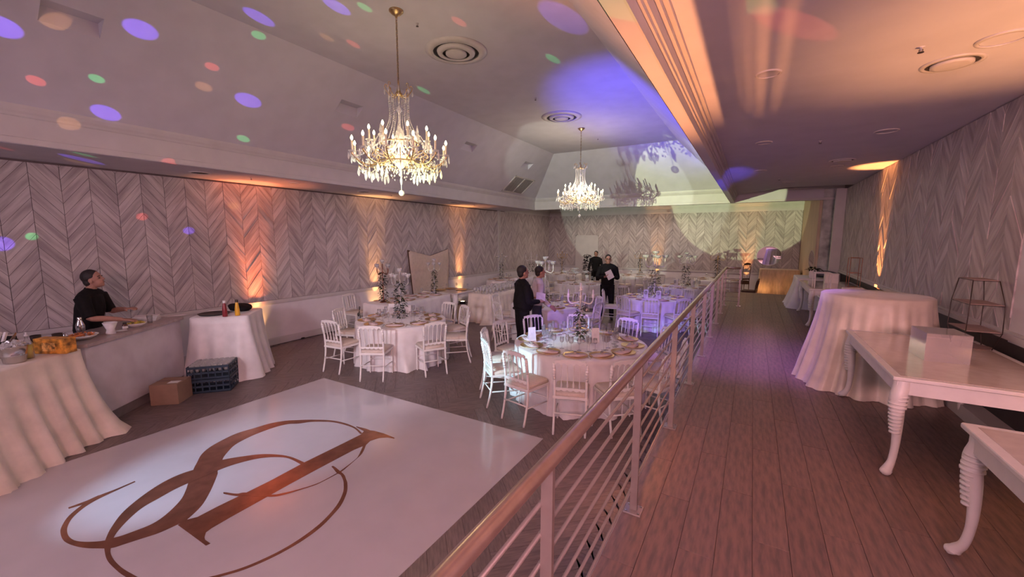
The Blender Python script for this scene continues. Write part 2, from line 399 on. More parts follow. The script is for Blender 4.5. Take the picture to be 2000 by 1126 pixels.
# walls
def wall_planks(parent, U0, U1, V0, V1, frame, first_key, pl, limit=300, W=.305, rise=.40, T=.17, ph=0.0):
    """chevron planks; frame(u, v, depth) -> point. pieces sorted by first_key(u, v)"""
    pieces = []; nc = int(math.ceil((U1-U0)/W))
    def clip(poly, val, keep_low):
        out = []
        for i in range(len(poly)):
            a, b = poly[i], poly[(i+1) % len(poly)]
            ia = (a[1] <= val) if keep_low else (a[1] >= val); ib = (b[1] <= val) if keep_low else (b[1] >= val)
            if ia: out.append(a)
            if ia != ib:
                t = (val-a[1])/(b[1]-a[1]); out.append((a[0]+t*(b[0]-a[0]), val))
        return out
    for i in range(nc):
        u0 = U0+i*W; u1 = min(u0+W, U1); s_ = 1 if i % 2 == 0 else -1; rs = rise*(u1-u0)/W
        k0 = V0-rise-T
        v = k0+ph
        while v < V1+rise:
            a, b = (v, v+rs) if s_ > 0 else (v+rise, v+rise-rs)
            g = .003
            poly = [(u0+g, a+g), (u1-g, b+g), (u1-g, b+T-g), (u0+g, a+T-g)]
            poly = clip(clip(poly, V1, True), V0, False)
            if len(poly) >= 3:
                pieces.append((poly, random.uniform(.008, .018), s_))
            v += T
    pieces.sort(key=lambda p: first_key(sum(q[0] for q in p[0])/len(p[0]), sum(q[1] for q in p[0])/len(p[0])))
    rests = {1: MB(), -1: MB()}
    for idx, (poly, dep, s_) in enumerate(pieces):
        mb = MB() if idx < limit else rests[s_]
        n = len(mb.v); k = len(poly)
        for q in poly: mb.v.append(tuple(frame(q[0], q[1], 0)))
        for q in poly: mb.v.append(tuple(frame(q[0], q[1], dep)))
        mb.f.append(tuple(n+k+i for i in range(k))); mb.f += [(n+i, n+(i+1) % k, n+k+(i+1) % k, n+k+i) for i in range(k)]
        if idx < limit: mb.build('plank', M_WP[pl, s_], parent)
    for s_, rest in rests.items():
        if rest.f:
            o = rest.build('plank_field', M_WP[pl, s_], parent); o['kind'] = 'stuff'
wl = struct('wall_left', MB().box(XL-.15, YB, -.1, XL-.001, YF+.15, 5.2), M_GAP)
wall_planks(wl, .1, 13.8, .97, ZS-.03, lambda u, v, d: (XL+d, u, v), lambda u, v: abs(u-3.2)+(0 if u > 1.0 else 50), 'yz')
wl2 = struct('wall_left', MB().box(XL-.02, 13.99, .95, XL, YF, 3.36), M_GAP)
wall_planks(wl2, 13.99, YF, .97, 3.33, lambda u, v, d: (XL+d, u, v), lambda u, v: u, 'yz')
wf = struct('wall_far', MB().box(XL-.15, YF, -.1, XR+.15, YF+.15, 5.2), M_GAP)
wall_planks(wf, XL, 1.52, .97, 3.33, lambda u, v, d: (u, YF-d, v), lambda u, v: -u, 'xz')
wr = struct('wall_right', MB().box(XR, 5.25, 1.40, XR+.15, 13.95, 3.8), M_GAP)
wall_planks(wr, 5.25, 13.6, 1.50, ZW-.01, lambda u, v, d: (XR-d, u, v), lambda u, v: u, 'yz')
struct('wall_right', MB().box(XR-.005, YB, 1.40, XR+.15, 5.25, 3.8), M_PANEL)
struct('wall_right', MB().box(XR+.03, YB, 0, XR+.15, 14.3, 1.42), M_DARK)
struct('wall_right', MB().box(XR+.1, 13.9, -.1, XR+.25, YF+.1, 5.2), M_PANEL)
struct('wall_back', MB().box(XL-.1, YB-.15, -.1, XR+.3, YB, 5.3), M_PANEL)
# wainscot, rails, baseboards
struct('trim_2', MB().box(XL, YB, .0, XL+.004, YF, .90), M_PANEL)
struct('trim_3', MB().box(XL, YB, .90, XL+.035, YF, .965).box(XL, YB, .875, XL+.018, YF, .90), M_TRIM)
struct('baseboard_left', MB().box(XL, YB, 0, XL+.022, YF, .13).box(XL, YB, .13, XL+.012, YF, .15), M_TRIM)
struct('trim_4', MB().box(XL, YF-.004, 0, 1.5, YF, .90), M_PANEL)
struct('trim_5', MB().box(XL, YF-.035, .90, 1.5, YF, .965).box(XL, YF-.018, .875, 1.5, YF, .90), M_TRIM)
struct('baseboard_far', MB().box(XL, YF-.022, 0, 1.5, YF, .13), M_TRIM)
struct('trim_6', MB().box(XR-.035, YB, 1.425, XR+.06, 13.7, 1.475).box(XR-.015, YB, 1.475, XR+.02, 13.7, 1.50), M_TRIM)
struct('baseboard_right', MB().box(XR-.13, YB, PZ, XR+.03, 13.9, PZ+.13), M_TRIM)
# casing where the left wall meets the far bay
struct('trim_7', MB().box(XL, 13.80, .965, XL+.05, 13.86, ZS).box(XL, 13.92, .965, XL+.03, 13.99, ZS).box(XL, 13.86, .965, XL+.015, 13.92, ZS), M_TRIM)
# far bay cornice (stepped)
cor = MB()
for (z0, z1, d) in ((3.33, 3.37, .02), (3.37, 3.40, .045), (3.40, 3.52, .03), (3.52, 3.56, .07), (3.56, 3.66, .11)):
    cor.box(XL, YF-d, z0, 1.53, YF, z1)
    cor.box(XL, YH+.15, z0, XL+d, YF, z1)
struct('trim_8', cor, M_TRIM)
# right return of the far bay, with its opening dark beside it
ret = struct('wall_return', MB().box(1.53, YH+.12, -.1, 1.65, YF, 3.8), M_TAN)
# header, pier, casing
struct('wall_header', MB().box(XL, YH, ZS, XR+.12, YH+.15, 5.2), M_CEIL)
struct('wall_pier', MB().box(1.60, YH-.02, PZ-.01, XR+.12, YH+.14, ZS+.3), M_STONE)
struct('trim_9', MB().box(1.78, 13.55, PZ, XR+.12, 13.70, ZW), M_TRIM)
# ceilings
# tray: fascia profile around the opening, sloped sides with light wells, flat top
TX0, TX1, TY0, TY1 = -7.30, -.67, -2.2, YH-.02
FX0, FX1, FY0, FY1 = -5.77, -2.0, -.6, 12.50
struct('ceiling', MB().box(XL, YB, ZS, TX0-.06, YH, ZS+.1), M_CEIL)
prof = [(0, ZS), (0, ZS+.07), (.012, ZS+.075), (.012, ZS+.30), (.0, ZS+.31), (-.012, ZS+.335), (-.03, ZS+.36), (-.045, ZS+.40), (-.05, ZS+.43)]
def sweep(path, inw):
    """fascia: profile (inset, z) swept along a polyline; inw = inward unit direction at each point"""
    mb = MB(); n = len(prof)
    for p, d in zip(path, inw):
        for (a, z) in prof: mb.v.append((p[0]-d[0]*a, p[1]-d[1]*a, z))
    for i in range(len(path)-1):
        for j in range(n-1): q = i*n+j; mb.f.append((q, q+1, q+n+1, q+n))
    return mb
path = [(TX0, TY0), (TX0, TY1), (TX1, TY1), (TX1, TY0), (TX0, TY0)]
inw = [(1, 1), (1, -1), (-1, -1), (-1, 1), (1, 1)]
struct('trim_10', sweep(path, inw), M_TRIM)
struct('ceiling', MB().box(TX0-.06, YB, ZS, XR, TY0, ZS+.3), M_CEIL)
ZB_ = ZS+.43
slope = MB()
A = (TX0+.05, ZB_); B_ = (FX0, ZT)
def sl(t): return (A[0]+(B_[0]-A[0])*t, A[1]+(B_[1]-A[1])*t)
wells = [(y_, y_+.50) for y_ in (-2.0, 1.40, 4.84, 8.38, 11.42)]
wells = [(1.40, 1.86), (4.84, 5.30), (8.38, 8.86), (11.42, 11.94)]
T0, T1 = .57, .70
def ybound(t):  # hip limits along the slope
    return TY0+.05+(FY0-TY0-.05)*t, TY1-.05+(FY1-TY1+.05)*t
def strip(mb, ta, tb, ya, yb, hip0=False, hip1=False):
    a, b = sl(ta), sl(tb); a0, a1 = ybound(ta); b0, b1 = ybound(tb)
    mb.quad((a[0], a0 if hip0 else ya, a[1]), (a[0], a1 if hip1 else yb, a[1]), (b[0], b1 if hip1 else yb, b[1]), (b[0], b0 if hip0 else ya, b[1]))
strip(slope, 0, T0, 0, 0, True, True)
strip(slope, T1, 1, 0, 0, True, True)
ys = [None]+[q for wv in wells for q in wv]+[None]
for i in range(0, len(ys)-1, 2):
    strip(slope, T0, T1, ys[i] or 0, ys[i+1] or 0, ys[i] is None, ys[i+1] is None)
slope.quad((FX0, FY1, ZT), (FX1, FY1, ZT), (TX1-.05, TY1-.05, ZB_), (TX0+.05, TY1-.05, ZB_))
slope.quad((FX1, FY0, ZT), (FX1, FY1, ZT), (TX1-.05, TY1-.05, ZB_), (TX1-.05, TY0+.05, ZB_))
slope.quad((FX0, FY0, ZT), (FX1, FY0, ZT), (TX1-.05, TY0+.05, ZB_), (TX0+.05, TY0+.05, ZB_))
slope.quad((FX0, FY0, ZT), (FX1, FY0, ZT), (FX1, FY1, ZT), (FX0, FY1, ZT))
tr = struct('ceiling', slope, M_CEIL)
nm_ = ['nearest', 'second', 'third', 'farthest']
for i, (ya, yb) in enumerate(wells):
    lo, hi = sl(T0), sl(T1); mb = MB()
    # a wedge-shaped light well: level roof and three upright sides cut into the slope
    L0, L1 = (lo[0], ya, lo[1]), (lo[0], yb, lo[1]); H0, H1 = (hi[0], ya, hi[1]), (hi[0], yb, hi[1])
    K0, K1 = (lo[0], ya, hi[1]), (lo[0], yb, hi[1])
    mb.quad(K0, K1, H1, H0); mb.quad(L0, L1, K1, K0); mb.v += [L0, K0, H0, L1, K1, H1]; n = len(mb.v)-6
    mb.f += [(n, n+1, n+2), (n+3, n+4, n+5)]
    o = mb.build('light_well', M_CEIL, tr)
struct('ceiling', MB().box(TX0-.3, TY0-.3, ZT+.02, TX1+.3, TY1+.3, ZT+.12), M_CEIL)
# beam between the hall and the platform
struct('trim_11', MB().box(TX1+.005, YB, ZS, TX1+.10, YH, ZS+.35), M_CEIL)
bx = TX1+.10
crn = MB()
for (z0, z1, d) in ((ZS, ZS+.075, .012), (ZS+.075, ZS+.10, .03), (ZS+.10, ZS+.17, .045), (ZS+.17, ZS+.20, .07), (ZS+.20, ZW, .10)):
    crn.box(bx, YB, z0, bx+d, YH, z1)
struct('trim_12', crn, M_TRIM)
# platform ceiling with its slanted far end, and the deeper recess behind it
cl = MB(); cl.prism([(bx, YB), (XR+.1, YB), (XR+.1, 12.75), (.62, 12.6), (bx, YH)], ZW, ZW+.04)
struct('ceiling', cl, M_CEIL)
struct('ceiling', MB().box(bx, 12.0, 4.15, XR+.1, YH, 4.2), M_CEIL)
struct('trim_13', MB().box(bx, YH-.03, ZS, XR+.1, YH, ZS+.06).box(bx, YH-.05, 3.66, XR+.1, YH, 3.70).box(bx, YH-.07, 3.72, XR+.1, YH, 3.78), M_TRIM)
struct('ceiling', MB().box(XL, YH+.15, 3.68, XR+.1, YF, 3.78), M_CEIL)

# ================================================================== DANCE FLOOR MAT
MONO=[[[-3.832,3.055,-3.839,3.03],[-4.038,3.117,-4.017,3.089],[-4.254,3.126,-4.218,3.091],[-4.464,3.085,-4.42,3.053],[-4.677,2.978,-4.621,2.94],[-4.825,2.878,-4.717,2.828],[-4.94,2.784,-4.821,2.747],[-5.031,2.642,-4.877,2.601],[-5.068,2.478,-4.889,2.406],[-5.104,2.303,-4.866,2.254],[-5.071,2.133,-4.822,2.137],[-5.01,1.98,-4.732,2.032],[-4.912,1.861,-4.664,1.965],[-4.768,1.761,-4.602,1.919],[-4.669,1.694,-4.428,1.801],[-4.429,1.553,-4.367,1.772],[-4.336,1.501,-4.228,1.681],[-4.211,1.418,-4.09,1.582],[-4.115,1.315,-3.944,1.457],[-4.051,1.215,-3.847,1.311],[-4.033,1.136,-3.846,1.253],[-4.049,1.054,-3.858,1.136],[-4.069,0.982,-3.9,1.036],[-4.092,0.939,-3.935,0.954],[-4.114,0.893,-3.964,0.893],[-4.171,0.845,-4.035,0.846],[-4.244,0.802,-4.138,0.791],[-4.323,0.775,-4.261,0.751],[-4.42,0.769,-4.384,0.734],[-4.526,0.784,-4.526,0.748],[-4.619,0.816,-4.622,0.777],[-4.698,0.86,-4.737,0.836],[-4.769,0.927,-4.823,0.916],[-4.811,0.988,-4.865,0.978],[-4.839,1.061,-4.899,1.065],[-4.86,1.166,-4.896,1.17],[-4.882,1.312,-4.908,1.313]],[[-4.871,0.87,-4.902,0.873],[-4.838,0.973,-4.891,0.983],[-4.855,1.053,-4.906,1.066]],[[-3.834,2.326,-3.816,2.285],[-4.047,2.32,-4.029,2.29],[-4.207,2.279,-4.156,2.25],[-4.366,2.196,-4.283,2.16],[-4.485,2.082,-4.358,2.054],[-4.607,1.921,-4.41,1.924],[-4.594,1.825,-4.428,1.801],[-4.666,1.629,-4.432,1.553],[-4.664,1.485,-4.422,1.434],[-4.611,1.347,-4.391,1.32],[-4.517,1.199,-4.358,1.205],[-4.405,1.073,-4.294,1.111],[-4.255,0.968,-4.19,1.006],[-4.149,0.912,-4.099,0.941],[-4.069,0.88,-3.998,0.9],[-3.955,0.851,-3.919,0.872],[-3.831,0.832,-3.812,0.859],[-3.687,0.832,-3.679,0.859],[-3.54,0.843,-3.544,0.873],[-3.33,0.885,-3.357,0.907],[-3.15,0.973,-3.189,0.987],[-3.037,1.096,-3.072,1.104],[-2.974,1.182,-3.003,1.186],[-2.909,1.281,-2.938,1.286],[-2.862,1.395,-2.892,1.401],[-2.83,1.525,-2.861,1.533],[-2.816,1.671,-2.854,1.683],[-2.829,1.822,-2.872,1.835],[-2.874,1.965,-2.914,1.968],[-2.928,2.087,-2.974,2.089],[-3.034,2.222,-3.064,2.205],[-3.139,2.309,-3.156,2.282],[-3.199,2.344,-3.226,2.328],[-3.288,2.389,-3.319,2.37],[-3.384,2.411,-3.376,2.372],[-3.478,2.431,-3.474,2.404],[-3.521,2.434,-3.527,2.419]],[[-3.428,3.171,-3.41,3.154],[-3.618,3.182,-3.503,3.131],[-3.765,3.169,-3.572,3.076],[-3.877,3.135,-3.605,2.977],[-3.824,3.028,-3.574,2.891],[-3.824,2.789,-3.6,2.757],[-3.831,2.332,-3.601,2.299],[-3.809,1.97,-3.597,2.045],[-3.811,1.783,-3.587,1.83],[-3.819,1.524,-3.574,1.511],[-3.813,1.376,-3.563,1.37],[-3.852,1.314,-3.548,1.325],[-3.838,1.251,-3.5,1.295],[-3.668,1.254,-3.466,1.284],[-3.391,1.258,-3.385,1.286]],[[-4.042,3.137,-4.024,3.124],[-3.9,3.158,-3.867,3.101],[-3.826,3.156,-3.794,3.084]],[[-3.574,2.891,-3.589,2.863],[-3.469,2.755,-3.466,2.705],[-3.426,2.645,-3.422,2.615],[-3.36,2.426,-3.38,2.421],[-3.361,2.361,-3.374,2.367],[-3.367,2.231,-3.377,2.238],[-3.38,2.141,-3.392,2.15],[-3.432,2.022,-3.447,2.032],[-3.489,1.904,-3.518,1.921],[-3.56,1.831,-3.592,1.849],[-3.765,1.728,-3.816,1.753],[-3.837,1.681,-3.867,1.703],[-3.95,1.645,-3.982,1.66],[-3.978,1.644,-3.987,1.648]]]
dm = thing('dance_floor_mat', 'large square white glossy vinyl mat laid on the floor, with a rose gold monogram', 'dance floor', (-3.94, 1.56, 0))
MB().box(-2.0, -2.46, 0, 2.0, 2.47, .004).build('sheet', M_MAT, dm)
zz = .0048
for s_i, S_ in enumerate(MONO):
    L1 = catmull([(a, b, 0) for a, b, c, d in S_], 5); R1 = catmull([(c, d, 0) for a, b, c, d in S_], 5)
    if s_i in (1, 3, 4): L1 = [Vector((a, b, 0)) for a, b, c, d in S_]; R1 = [Vector((c, d, 0)) for a, b, c, d in S_]
    mb = MB()
    for a, c in zip(L1, R1): mb.v += [(a.x+3.94, a.y-1.56, zz), (c.x+3.94, c.y-1.56, zz)]
    for i in range(len(L1)-1): mb.f.append((2*i, 2*i+1, 2*i+3, 2*i+2))
    mb.build('monogram_stroke', M_GOLDV, dm); zz += .00025

# ================================================================== HANDRAIL
hr = thing('handrail', 'long steel handrail with round bronze top rail along the left edge of the raised walkway', 'railing', (-.557, 6, PZ))
ppy = [1.20, 2.572-.06, 3.88, 5.205, 6.55, 7.91, 9.27, 10.60, 11.96]
def local(mb): return mb
rt_ = MB()
rt_.tube([(0, -6.5+i*.6, .985) for i in range(21)]+[(0, 5.96, .985)], .028, 14)
rt_.build('top_rail', M_RAIL, hr, True)
MB().tube([(0, 5.96, .985), (.33, 5.96, .985)], .028, 12).build('top_rail', M_RAIL, hr, True)
def post(x, y):
    p = MB().box(x-.022, y-.010, .008, x+.022, y+.010, .965).build('post', M_STEEL, hr)
    pl = MB().box(x-.055, y-.055, 0, x+.055, y+.055, .010, .002)
    pl.build('base_plate', M_STEEL, p)
    bt = MB()
    for dx in (-.038, .038):
        for dy in (-.038, .038): bt.lathe([(0, .016), (.007, .015), (.008, .010)], 6, (x+dx, y+dy, 0))
    o_ = bt.build('bolts', M_SILVER, p); o_['kind'] = 'stuff'
for y_ in ppy: post(0, y_-6)
post(.33, 5.96)
for k in range(7):
    z_ = .125+k*.1165
    MB().tube([(-.028, -6.5, z_), (-.028, 5.96, z_)], .0085, 8).build('bar', M_STEEL, hr, True)
    MB().tube([(0, 5.95, z_), (.33, 5.95, z_)], .0085, 8).build('bar', M_STEEL, hr, True)
    cl_ = MB()
    for y_ in ppy: cl_.ball((-.024, y_-6, z_), .013, 6, 4)
    o_ = cl_.build('bar_clips', M_STEEL, hr, True); o_['kind'] = 'stuff'

# ================================================================== CHAIRS
def make_chair(wm=M_WHITE, cm=M_CREAM, nm='spindle_back_chair'):
    t = thing(nm, '-', 'chair')
    for sx in (-1, 1):
        MB().tube(catmull([(sx*.185, -.275, 0), (sx*.185, -.235, .15), (sx*.185, -.205, .32), (sx*.185, -.198, .47), (sx*.187, -.212, .66), (sx*.192, -.245, .86)], 3),
                  [.012]*1+[.0145]*5+[.0165]*7+[.014]*3, 7).build('leg', wm, t, True)
        pr_ = [(.010, 0), (.013, .03), (.0125, .20), (.016, .27), (.012, .29), (.017, .31), (.013, .33), (.018, .37), (.018, .43)]
        MB().lathe(pr_, 8, (sx*.19, .19, 0)).build('leg', wm, t, True)
        MB().tube([(sx*.186, -.22, .22), (sx*.19, .19, .20)], .009, 6).build('stretcher', wm, t, True)
        o = MB().tube([(sx*.187, -.213, .66), (sx*.191, -.24, .83)], .019, 7)
        for k in range(5): o.tube([(sx*(.187+k*.0008), -.214-k*.006, .67+k*.033), (sx*(.187+k*.0008), -.216-k*.006, .682+k*.033)], .021, 7)
        o.build('turned_post', wm, t, True)
    MB().tube([(-.186, -.226, .25), (.186, -.226, .25)], .009, 6).build('stretcher', wm, t, True)
    MB().tube([(-.19, .19, .245), (.19, .19, .245)], .009, 6).build('stretcher', wm, t, True)
    MB().prism([(-.20, -.215), (.20, -.215), (.215, .20), (.17, .225), (-.17, .225), (-.215, .20)], .425, .452, .004).build('seat_frame', wm, t)
    MB().prism([(-.175, -.20), (.175, -.20), (.195, -.15), (.205, .18), (.165, .215), (-.165, .215), (-.205, .18), (-.195, -.15)], .462, .485, .014).build('seat_cushion', cm, t, True)
    # crest rail: a flat board whose lower edge is cut into arches, raised middle and notched ends
    nA = 5; pts = []; x0, x1 = -.178, .178
    top = [(x0-.012, .875), (x0+.01, .90), (x0+.055, .902), (x0+.075, .912), (0, .918), (x1-.075, .912), (x1-.055, .902), (x1-.01, .90), (x1+.012, .875)]
    def topz(x):
        for a, b in zip(top, top[1:]):
            if a[0] <= x <= b[0]: return a[1]+(b[1]-a[1])*(x-a[0])/(b[0]-a[0])
        return .88
    cols = []; w_ = (x1-x0)/nA
    for i in range(nA):
        for q in range(7):
            f = q/7; x = x0+(i+f)*w_; z = .838+.034*math.sin(PI*f)**.7; cols.append((x, z))
    cols.append((x1, .838)); cr = MB()
    for (x, z) in cols:
        yy = -.25
        for (z_, dy) in ((z, -.009), (topz(x), -.009), (topz(x), .009), (z, .009)): cr.v.append((x, yy+dy-(z_-.85)*.15, z_))
    for i in range(len(cols)-1):
        for j in range(4): a = i*4+j; b = i*4+(j+1) % 4; cr.f.append((a, b, b+4, a+4))
    n_ = len(cols)*4; cr.f += [(3, 2, 1, 0), (n_-4, n_-3, n_-2, n_-1)]
    cr.build('crest_rail', wm, t)
    lr = MB(); cols = []
    for i in range(nA):
        for q in range(6):
            f = q/6; cols.append((x0+(i+f)*w_, .535-.016*math.sin(PI*f)))
    cols.append((x1, .535))
    for (x, z) in cols:
        for (z_, dy) in ((z, -.008), (.558, -.008), (.558, .008), (z, .008)): lr.v.append((x, -.203+dy, z_))
    for i in range(len(cols)-1):
        for j in range(4): a = i*4+j; b = i*4+(j+1) % 4; lr.f.append((a, b, b+4, a+4))
    n_ = len(cols)*4; lr.f += [(3, 2, 1, 0), (n_-4, n_-3, n_-2, n_-1)]
    lr.build('lower_rail', wm, t)
    for i in range(1, nA):
        x = x0+i*w_
        MB().tube(catmull([(x, -.204, .555), (x*.98, -.209, .62), (x, -.217, .67), (x, -.232, .76), (x, -.247, .842)], 3), [.007, .010, .011, .008, .006, .006, .009, .006, .006, .006, .007, .008, .009], 6).build('spindle', wm, t, True)
    return t
place_chair = placer(make_chair)
def chair_at(C, deg, r, label, group, turn=0):
    """chair whose back stands at polar angle deg around table centre C, facing it; r = distance of the seat"""
    r = max(r, CR[tuple(C)]+.245); a = math.radians(deg); x = C[0]+r*math.cos(a); y = C[1]+r*math.sin(a)
    return place_chair((x, y, 0), a+PI/2+math.radians(turn), label, group)

# ================================================================== CLOTHS AND TABLES
def cloth_mb(per, z1, z0, flare, amp, nf, seed, sag=.0, round_=.02, rows=9, tail=None):
    """per: closed perimeter of (x, y) sampled evenly; skirt falls in folds and flares to the floor"""
    rnd = random.Random(seed); n = len(per); cx = sum(p[0] for p in per)/n; cyy = sum(p[1] for p in per)/n
    fo = [(rnd.uniform(.6, 1.3), rnd.uniform(0, 6.28), rnd.choice((nf, nf+3, nf-4, nf+7, int(nf*.5)))) for _ in range(4)]
    mb = MB(); mb.v.append((cx, cyy, z1))
    for q in (.5, .985): 
        for p in per: mb.v.append((cx+(p[0]-cx)*q, cyy+(p[1]-cyy)*q, z1))
    nr = []
    for i, p in enumerate(per):
        a, b = per[i-1], per[(i+1) % n]; d = Vector((b[0]-a[0], b[1]-a[1])).normalized(); nr.append((d.y, -d.x))
    for j in range(rows+1):
        t = j/rows; zz_ = z1-round_*.6-(z1-z0-round_*.6)*t
        for i, p in enumerate(per):
            s = 0
            for (a_, ph, k) in fo: s += a_*math.sin(2*PI*k*i/n+ph)*.35
            s = (abs(s)**.8)*(1 if s > 0 else -1)
            off = round_*.5+(flare*t**1.5)+amp*s*min(1, t*1.4)
            if t == 1: off += rnd.uniform(-.01, .015)
            if tail: off += tail(i/n)*t**6
            mb.v.append((p[0]+nr[i][0]*off, p[1]+nr[i][1]*off, max(z0, zz_)+(.0 if j < rows else .004)))
    for i in range(n):
        k = (i+1) % n; mb.f.append((0, 1+i, 1+k))
        for r_ in range(rows+2): mb.f.append((1+r_*n+i, 1+(r_+1)*n+i, 1+(r_+1)*n+k, 1+r_*n+k))
    return mb
def circ_per(R, n=160): return [(R*math.cos(2*PI*i/n), R*math.sin(2*PI*i/n)) for i in range(n)]
def rect_per(hx, hy, r=.04, step=.03):
    P = []
    for (sx, sy_, a0) in ((1, 1, 0), (-1, 1, PI/2), (-1, -1, PI), (1, -1, 1.5*PI)):
        for k in range(5): a = a0+PI/2*k/4; P.append((sx*(hx-r)+r*math.cos(a), sy_*(hy-r)+r*math.sin(a)))
    out = []
    for i in range(len(P)):
        a, b = P[i], P[(i+1) % len(P)]; d = math.hypot(a[0]-b[0], a[1]-b[1]); k = max(1, int(d/step))
        for q in range(k): out.append((a[0]+(b[0]-a[0])*q/k, a[1]+(b[1]-a[1])*q/k))
    return out
def draped(kind, C, z, per, h, m, flare, amp, nf, seed, tl, cl_, rz=0, grp=None, tail=None, tgrp=None):
    """a folding table and, lying over it, its cloth"""
    hx = max(p[0] for p in per)-.03; hy = max(p[1] for p in per)-.03
    t = thing('folding_table' if kind == 'rect' else 'round_table', tl, 'table', (C[0], C[1], z), rz, tgrp)
    if kind == 'rect':
        MB().box(-hx, -hy, h-.03, hx, hy, h-.006).build('table_top', M_WOOD, t)
        for sx in (-1, 1):
            for s2 in (-1, 1): MB().tube([(sx*(hx-.1), s2*(hy-.08), 0), (sx*(hx-.1), s2*(hy-.08), h-.03)], .014, 6).build('leg', M_STEEL, t)
    else:
        MB().lathe([(0, h-.03), (hx, h-.03), (hx, h-.006), (0, h-.006)], 32).build('table_top', M_WOOD, t)
        for q in range(4):
            a = q*PI/2+.4; MB().tube([(hx*.55*math.cos(a), hx*.55*math.sin(a), 0), (hx*.5*math.cos(a), hx*.5*math.sin(a), h-.03)], .014, 6).build('leg', M_STEEL, t)
    c = cloth_mb(per, h, .0, flare, amp, nf, seed, tail=tail).build('tablecloth', m, None, True)
    c.location = (C[0], C[1], z); c.rotation_euler = (0, 0, rz); tag(c, cl_, 'tablecloth', grp)
    return t
TB = {'front': ((-2.142, 5.653), .965), 'left': ((-5.68, 5.534), .825), 'blue': ((-2.15, 11.03), .82), 'white': ((-4.09, 8.57), .82),
      'silver': ((-5.1, 13.4), .90), 'mid': ((-1.78, 14.1), .82), 'back': ((-3.95, 17.15), .80), 'corner': ((-1.1, 17.2), .80), 'nook': ((-7.1, 16.4), .85), 'side': ((-7.88, 12.9), .66)}
WHERE = {'front': 'the large front round table', 'left': 'the left round table', 'blue': 'the violet-lit round table', 'white': 'the table behind the standing men',
         'silver': 'the table with mosaic bowls', 'mid': 'the round table by the handrail end', 'back': 'the back wall round table', 'corner': 'the round table by the draped sideboard', 'nook': 'the far left nook table', 'side': 'the small table behind the buffet'}
for i, (k, (C, R)) in enumerate(TB.items()):
    tl = (lambda q: (lambda f: (.16*math.exp(-((f-.83)/.008)**2)+.10*math.exp(-((f-.78)/.01)**2)) if q in ('front', 'left') else 0))(k)
    draped('round', C, 0, circ_per(R-.005), .76, M_CLOTH, .035, .048, 19+i % 4, 11+i,
           'round folding table under the cloth of '+WHERE[k], 'white satin cloth to the floor over '+WHERE[k], rz=i*.7, tail=tl)
CR = {C: R for C, R in TB.values()}
# chairs round the tables
FR = [(-131, 'left of the near side', 1.17), (-102, 'near left, three-quarter from behind', 1.16), (-73, 'near side, its back facing the photographer', 1.18),
      (-47, 'near right, partly behind the handrail', 1.16), (-19, 'right side, nearest the walkway', 1.12), (12, 'right side, behind the railing bars', 1.12), (41, 'far right side', 1.04), (76, 'far side, right of the centrepiece', .96),
      (112, 'far side, behind the centrepiece', .92), (146, 'far left, by the man in white', 1.0), (177, 'left side, by the man in black', 1.04), (-158, 'left side, between mat and black-shirted man', 1.08)]
for d, s_, r_ in FR: chair_at(TB['front'][0], d, r_, 'white spindle-back chair at the large front table, '+s_, 'chairs at the front round table')
LF = [(-112, 'nearest the dance floor, turned sideways', 1.09, 28), (-67, 'near side, back to the photographer', 1.06, 6), (-18, 'right front, three-quarter from behind', .98, -12), (22, 'right side, pulled out', .95, 12),
      (62, 'far right side', .86, 0), (86, 'far side by the head table', .80, 0), (-160, 'by the wall, cable over it', .92, 0)]
for d, s_, r_, tn in LF: chair_at(TB['left'][0], d, r_, 'white spindle-back chair at the left round table, '+s_, 'chairs at the left round table', tn)
BL = [(-168, 'left end, beside the man in glasses', 1.0), (-112, 'near left', 1.03), (-82, 'middle of the near side', 1.10), (-50, 'near right', 1.08), (-20, 'right end beside the rails', .98), (20, 'far right', .90), (58, 'right of the far side', .86), (100, 'middle of the far side', .86), (142, 'far left', .86)]
for d, s_, r_ in BL: chair_at(TB['blue'][0], d, r_, 'white spindle-back chair at the violet-lit table, '+s_, 'chairs at the violet-lit round table')
WT = [(-120, 'near left, by the aisle', .98), (-172, 'left side', .95), (75, 'far side', .86), (40, 'far right, tilted away', .95), (-6, 'right side, lit violet', .98)]
for d, s_, r_ in WT: chair_at(TB['white'][0], d, r_, 'white spindle-back chair at the table behind the standing men, '+s_, 'chairs at the table behind the standing men')
for tk, degs, names in (('silver', (-125, -85, -50, -15, 180, 140), ('near left', 'middle of the near side', 'near right', 'right end', 'left end', 'far left')),
                        ('mid', (-130, -95, -60, 175, 120), ('near left', 'near middle', 'near right', 'left end', 'far left')),
                        ('back', (-140, -110, -75, -40), ('left end', 'left of the near side', 'right of the near side', 'right end')),
                        ('corner', (-120, -75), ('near left', 'near right')),
                        ('nook', (-90, -50, -130), ('middle of the near side', 'near right', 'near left')),
                        ('side', (-40, 10), ('near side', 'right side'))):
    for d, s_ in zip(degs, names): chair_at(TB[tk][0], d, TB[tk][1]+.10, 'white spindle-back chair at '+WHERE[tk]+', '+s_, 'chairs at '+WHERE[tk])
for x_, y_, a_, s_ in ((-8.32, 6.62, -1.45, 'at the near end behind the draped head table'), (-8.35, 13.9, -1.2, 'by the wall behind the glass-covered buffet')):
    place_chair((x_, y_, 0), a_, 'white spindle-back chair '+s_, 'chairs along the left wall')
dk = make_chair(M_WOOD, M_WOOD, 'wooden_chair'); dk.location = (.0, 16.45, 0); dk.rotation_euler = (0, 0, 1.4); tag(dk, 'dark wooden chair seen past the end of the walkway', 'chair')
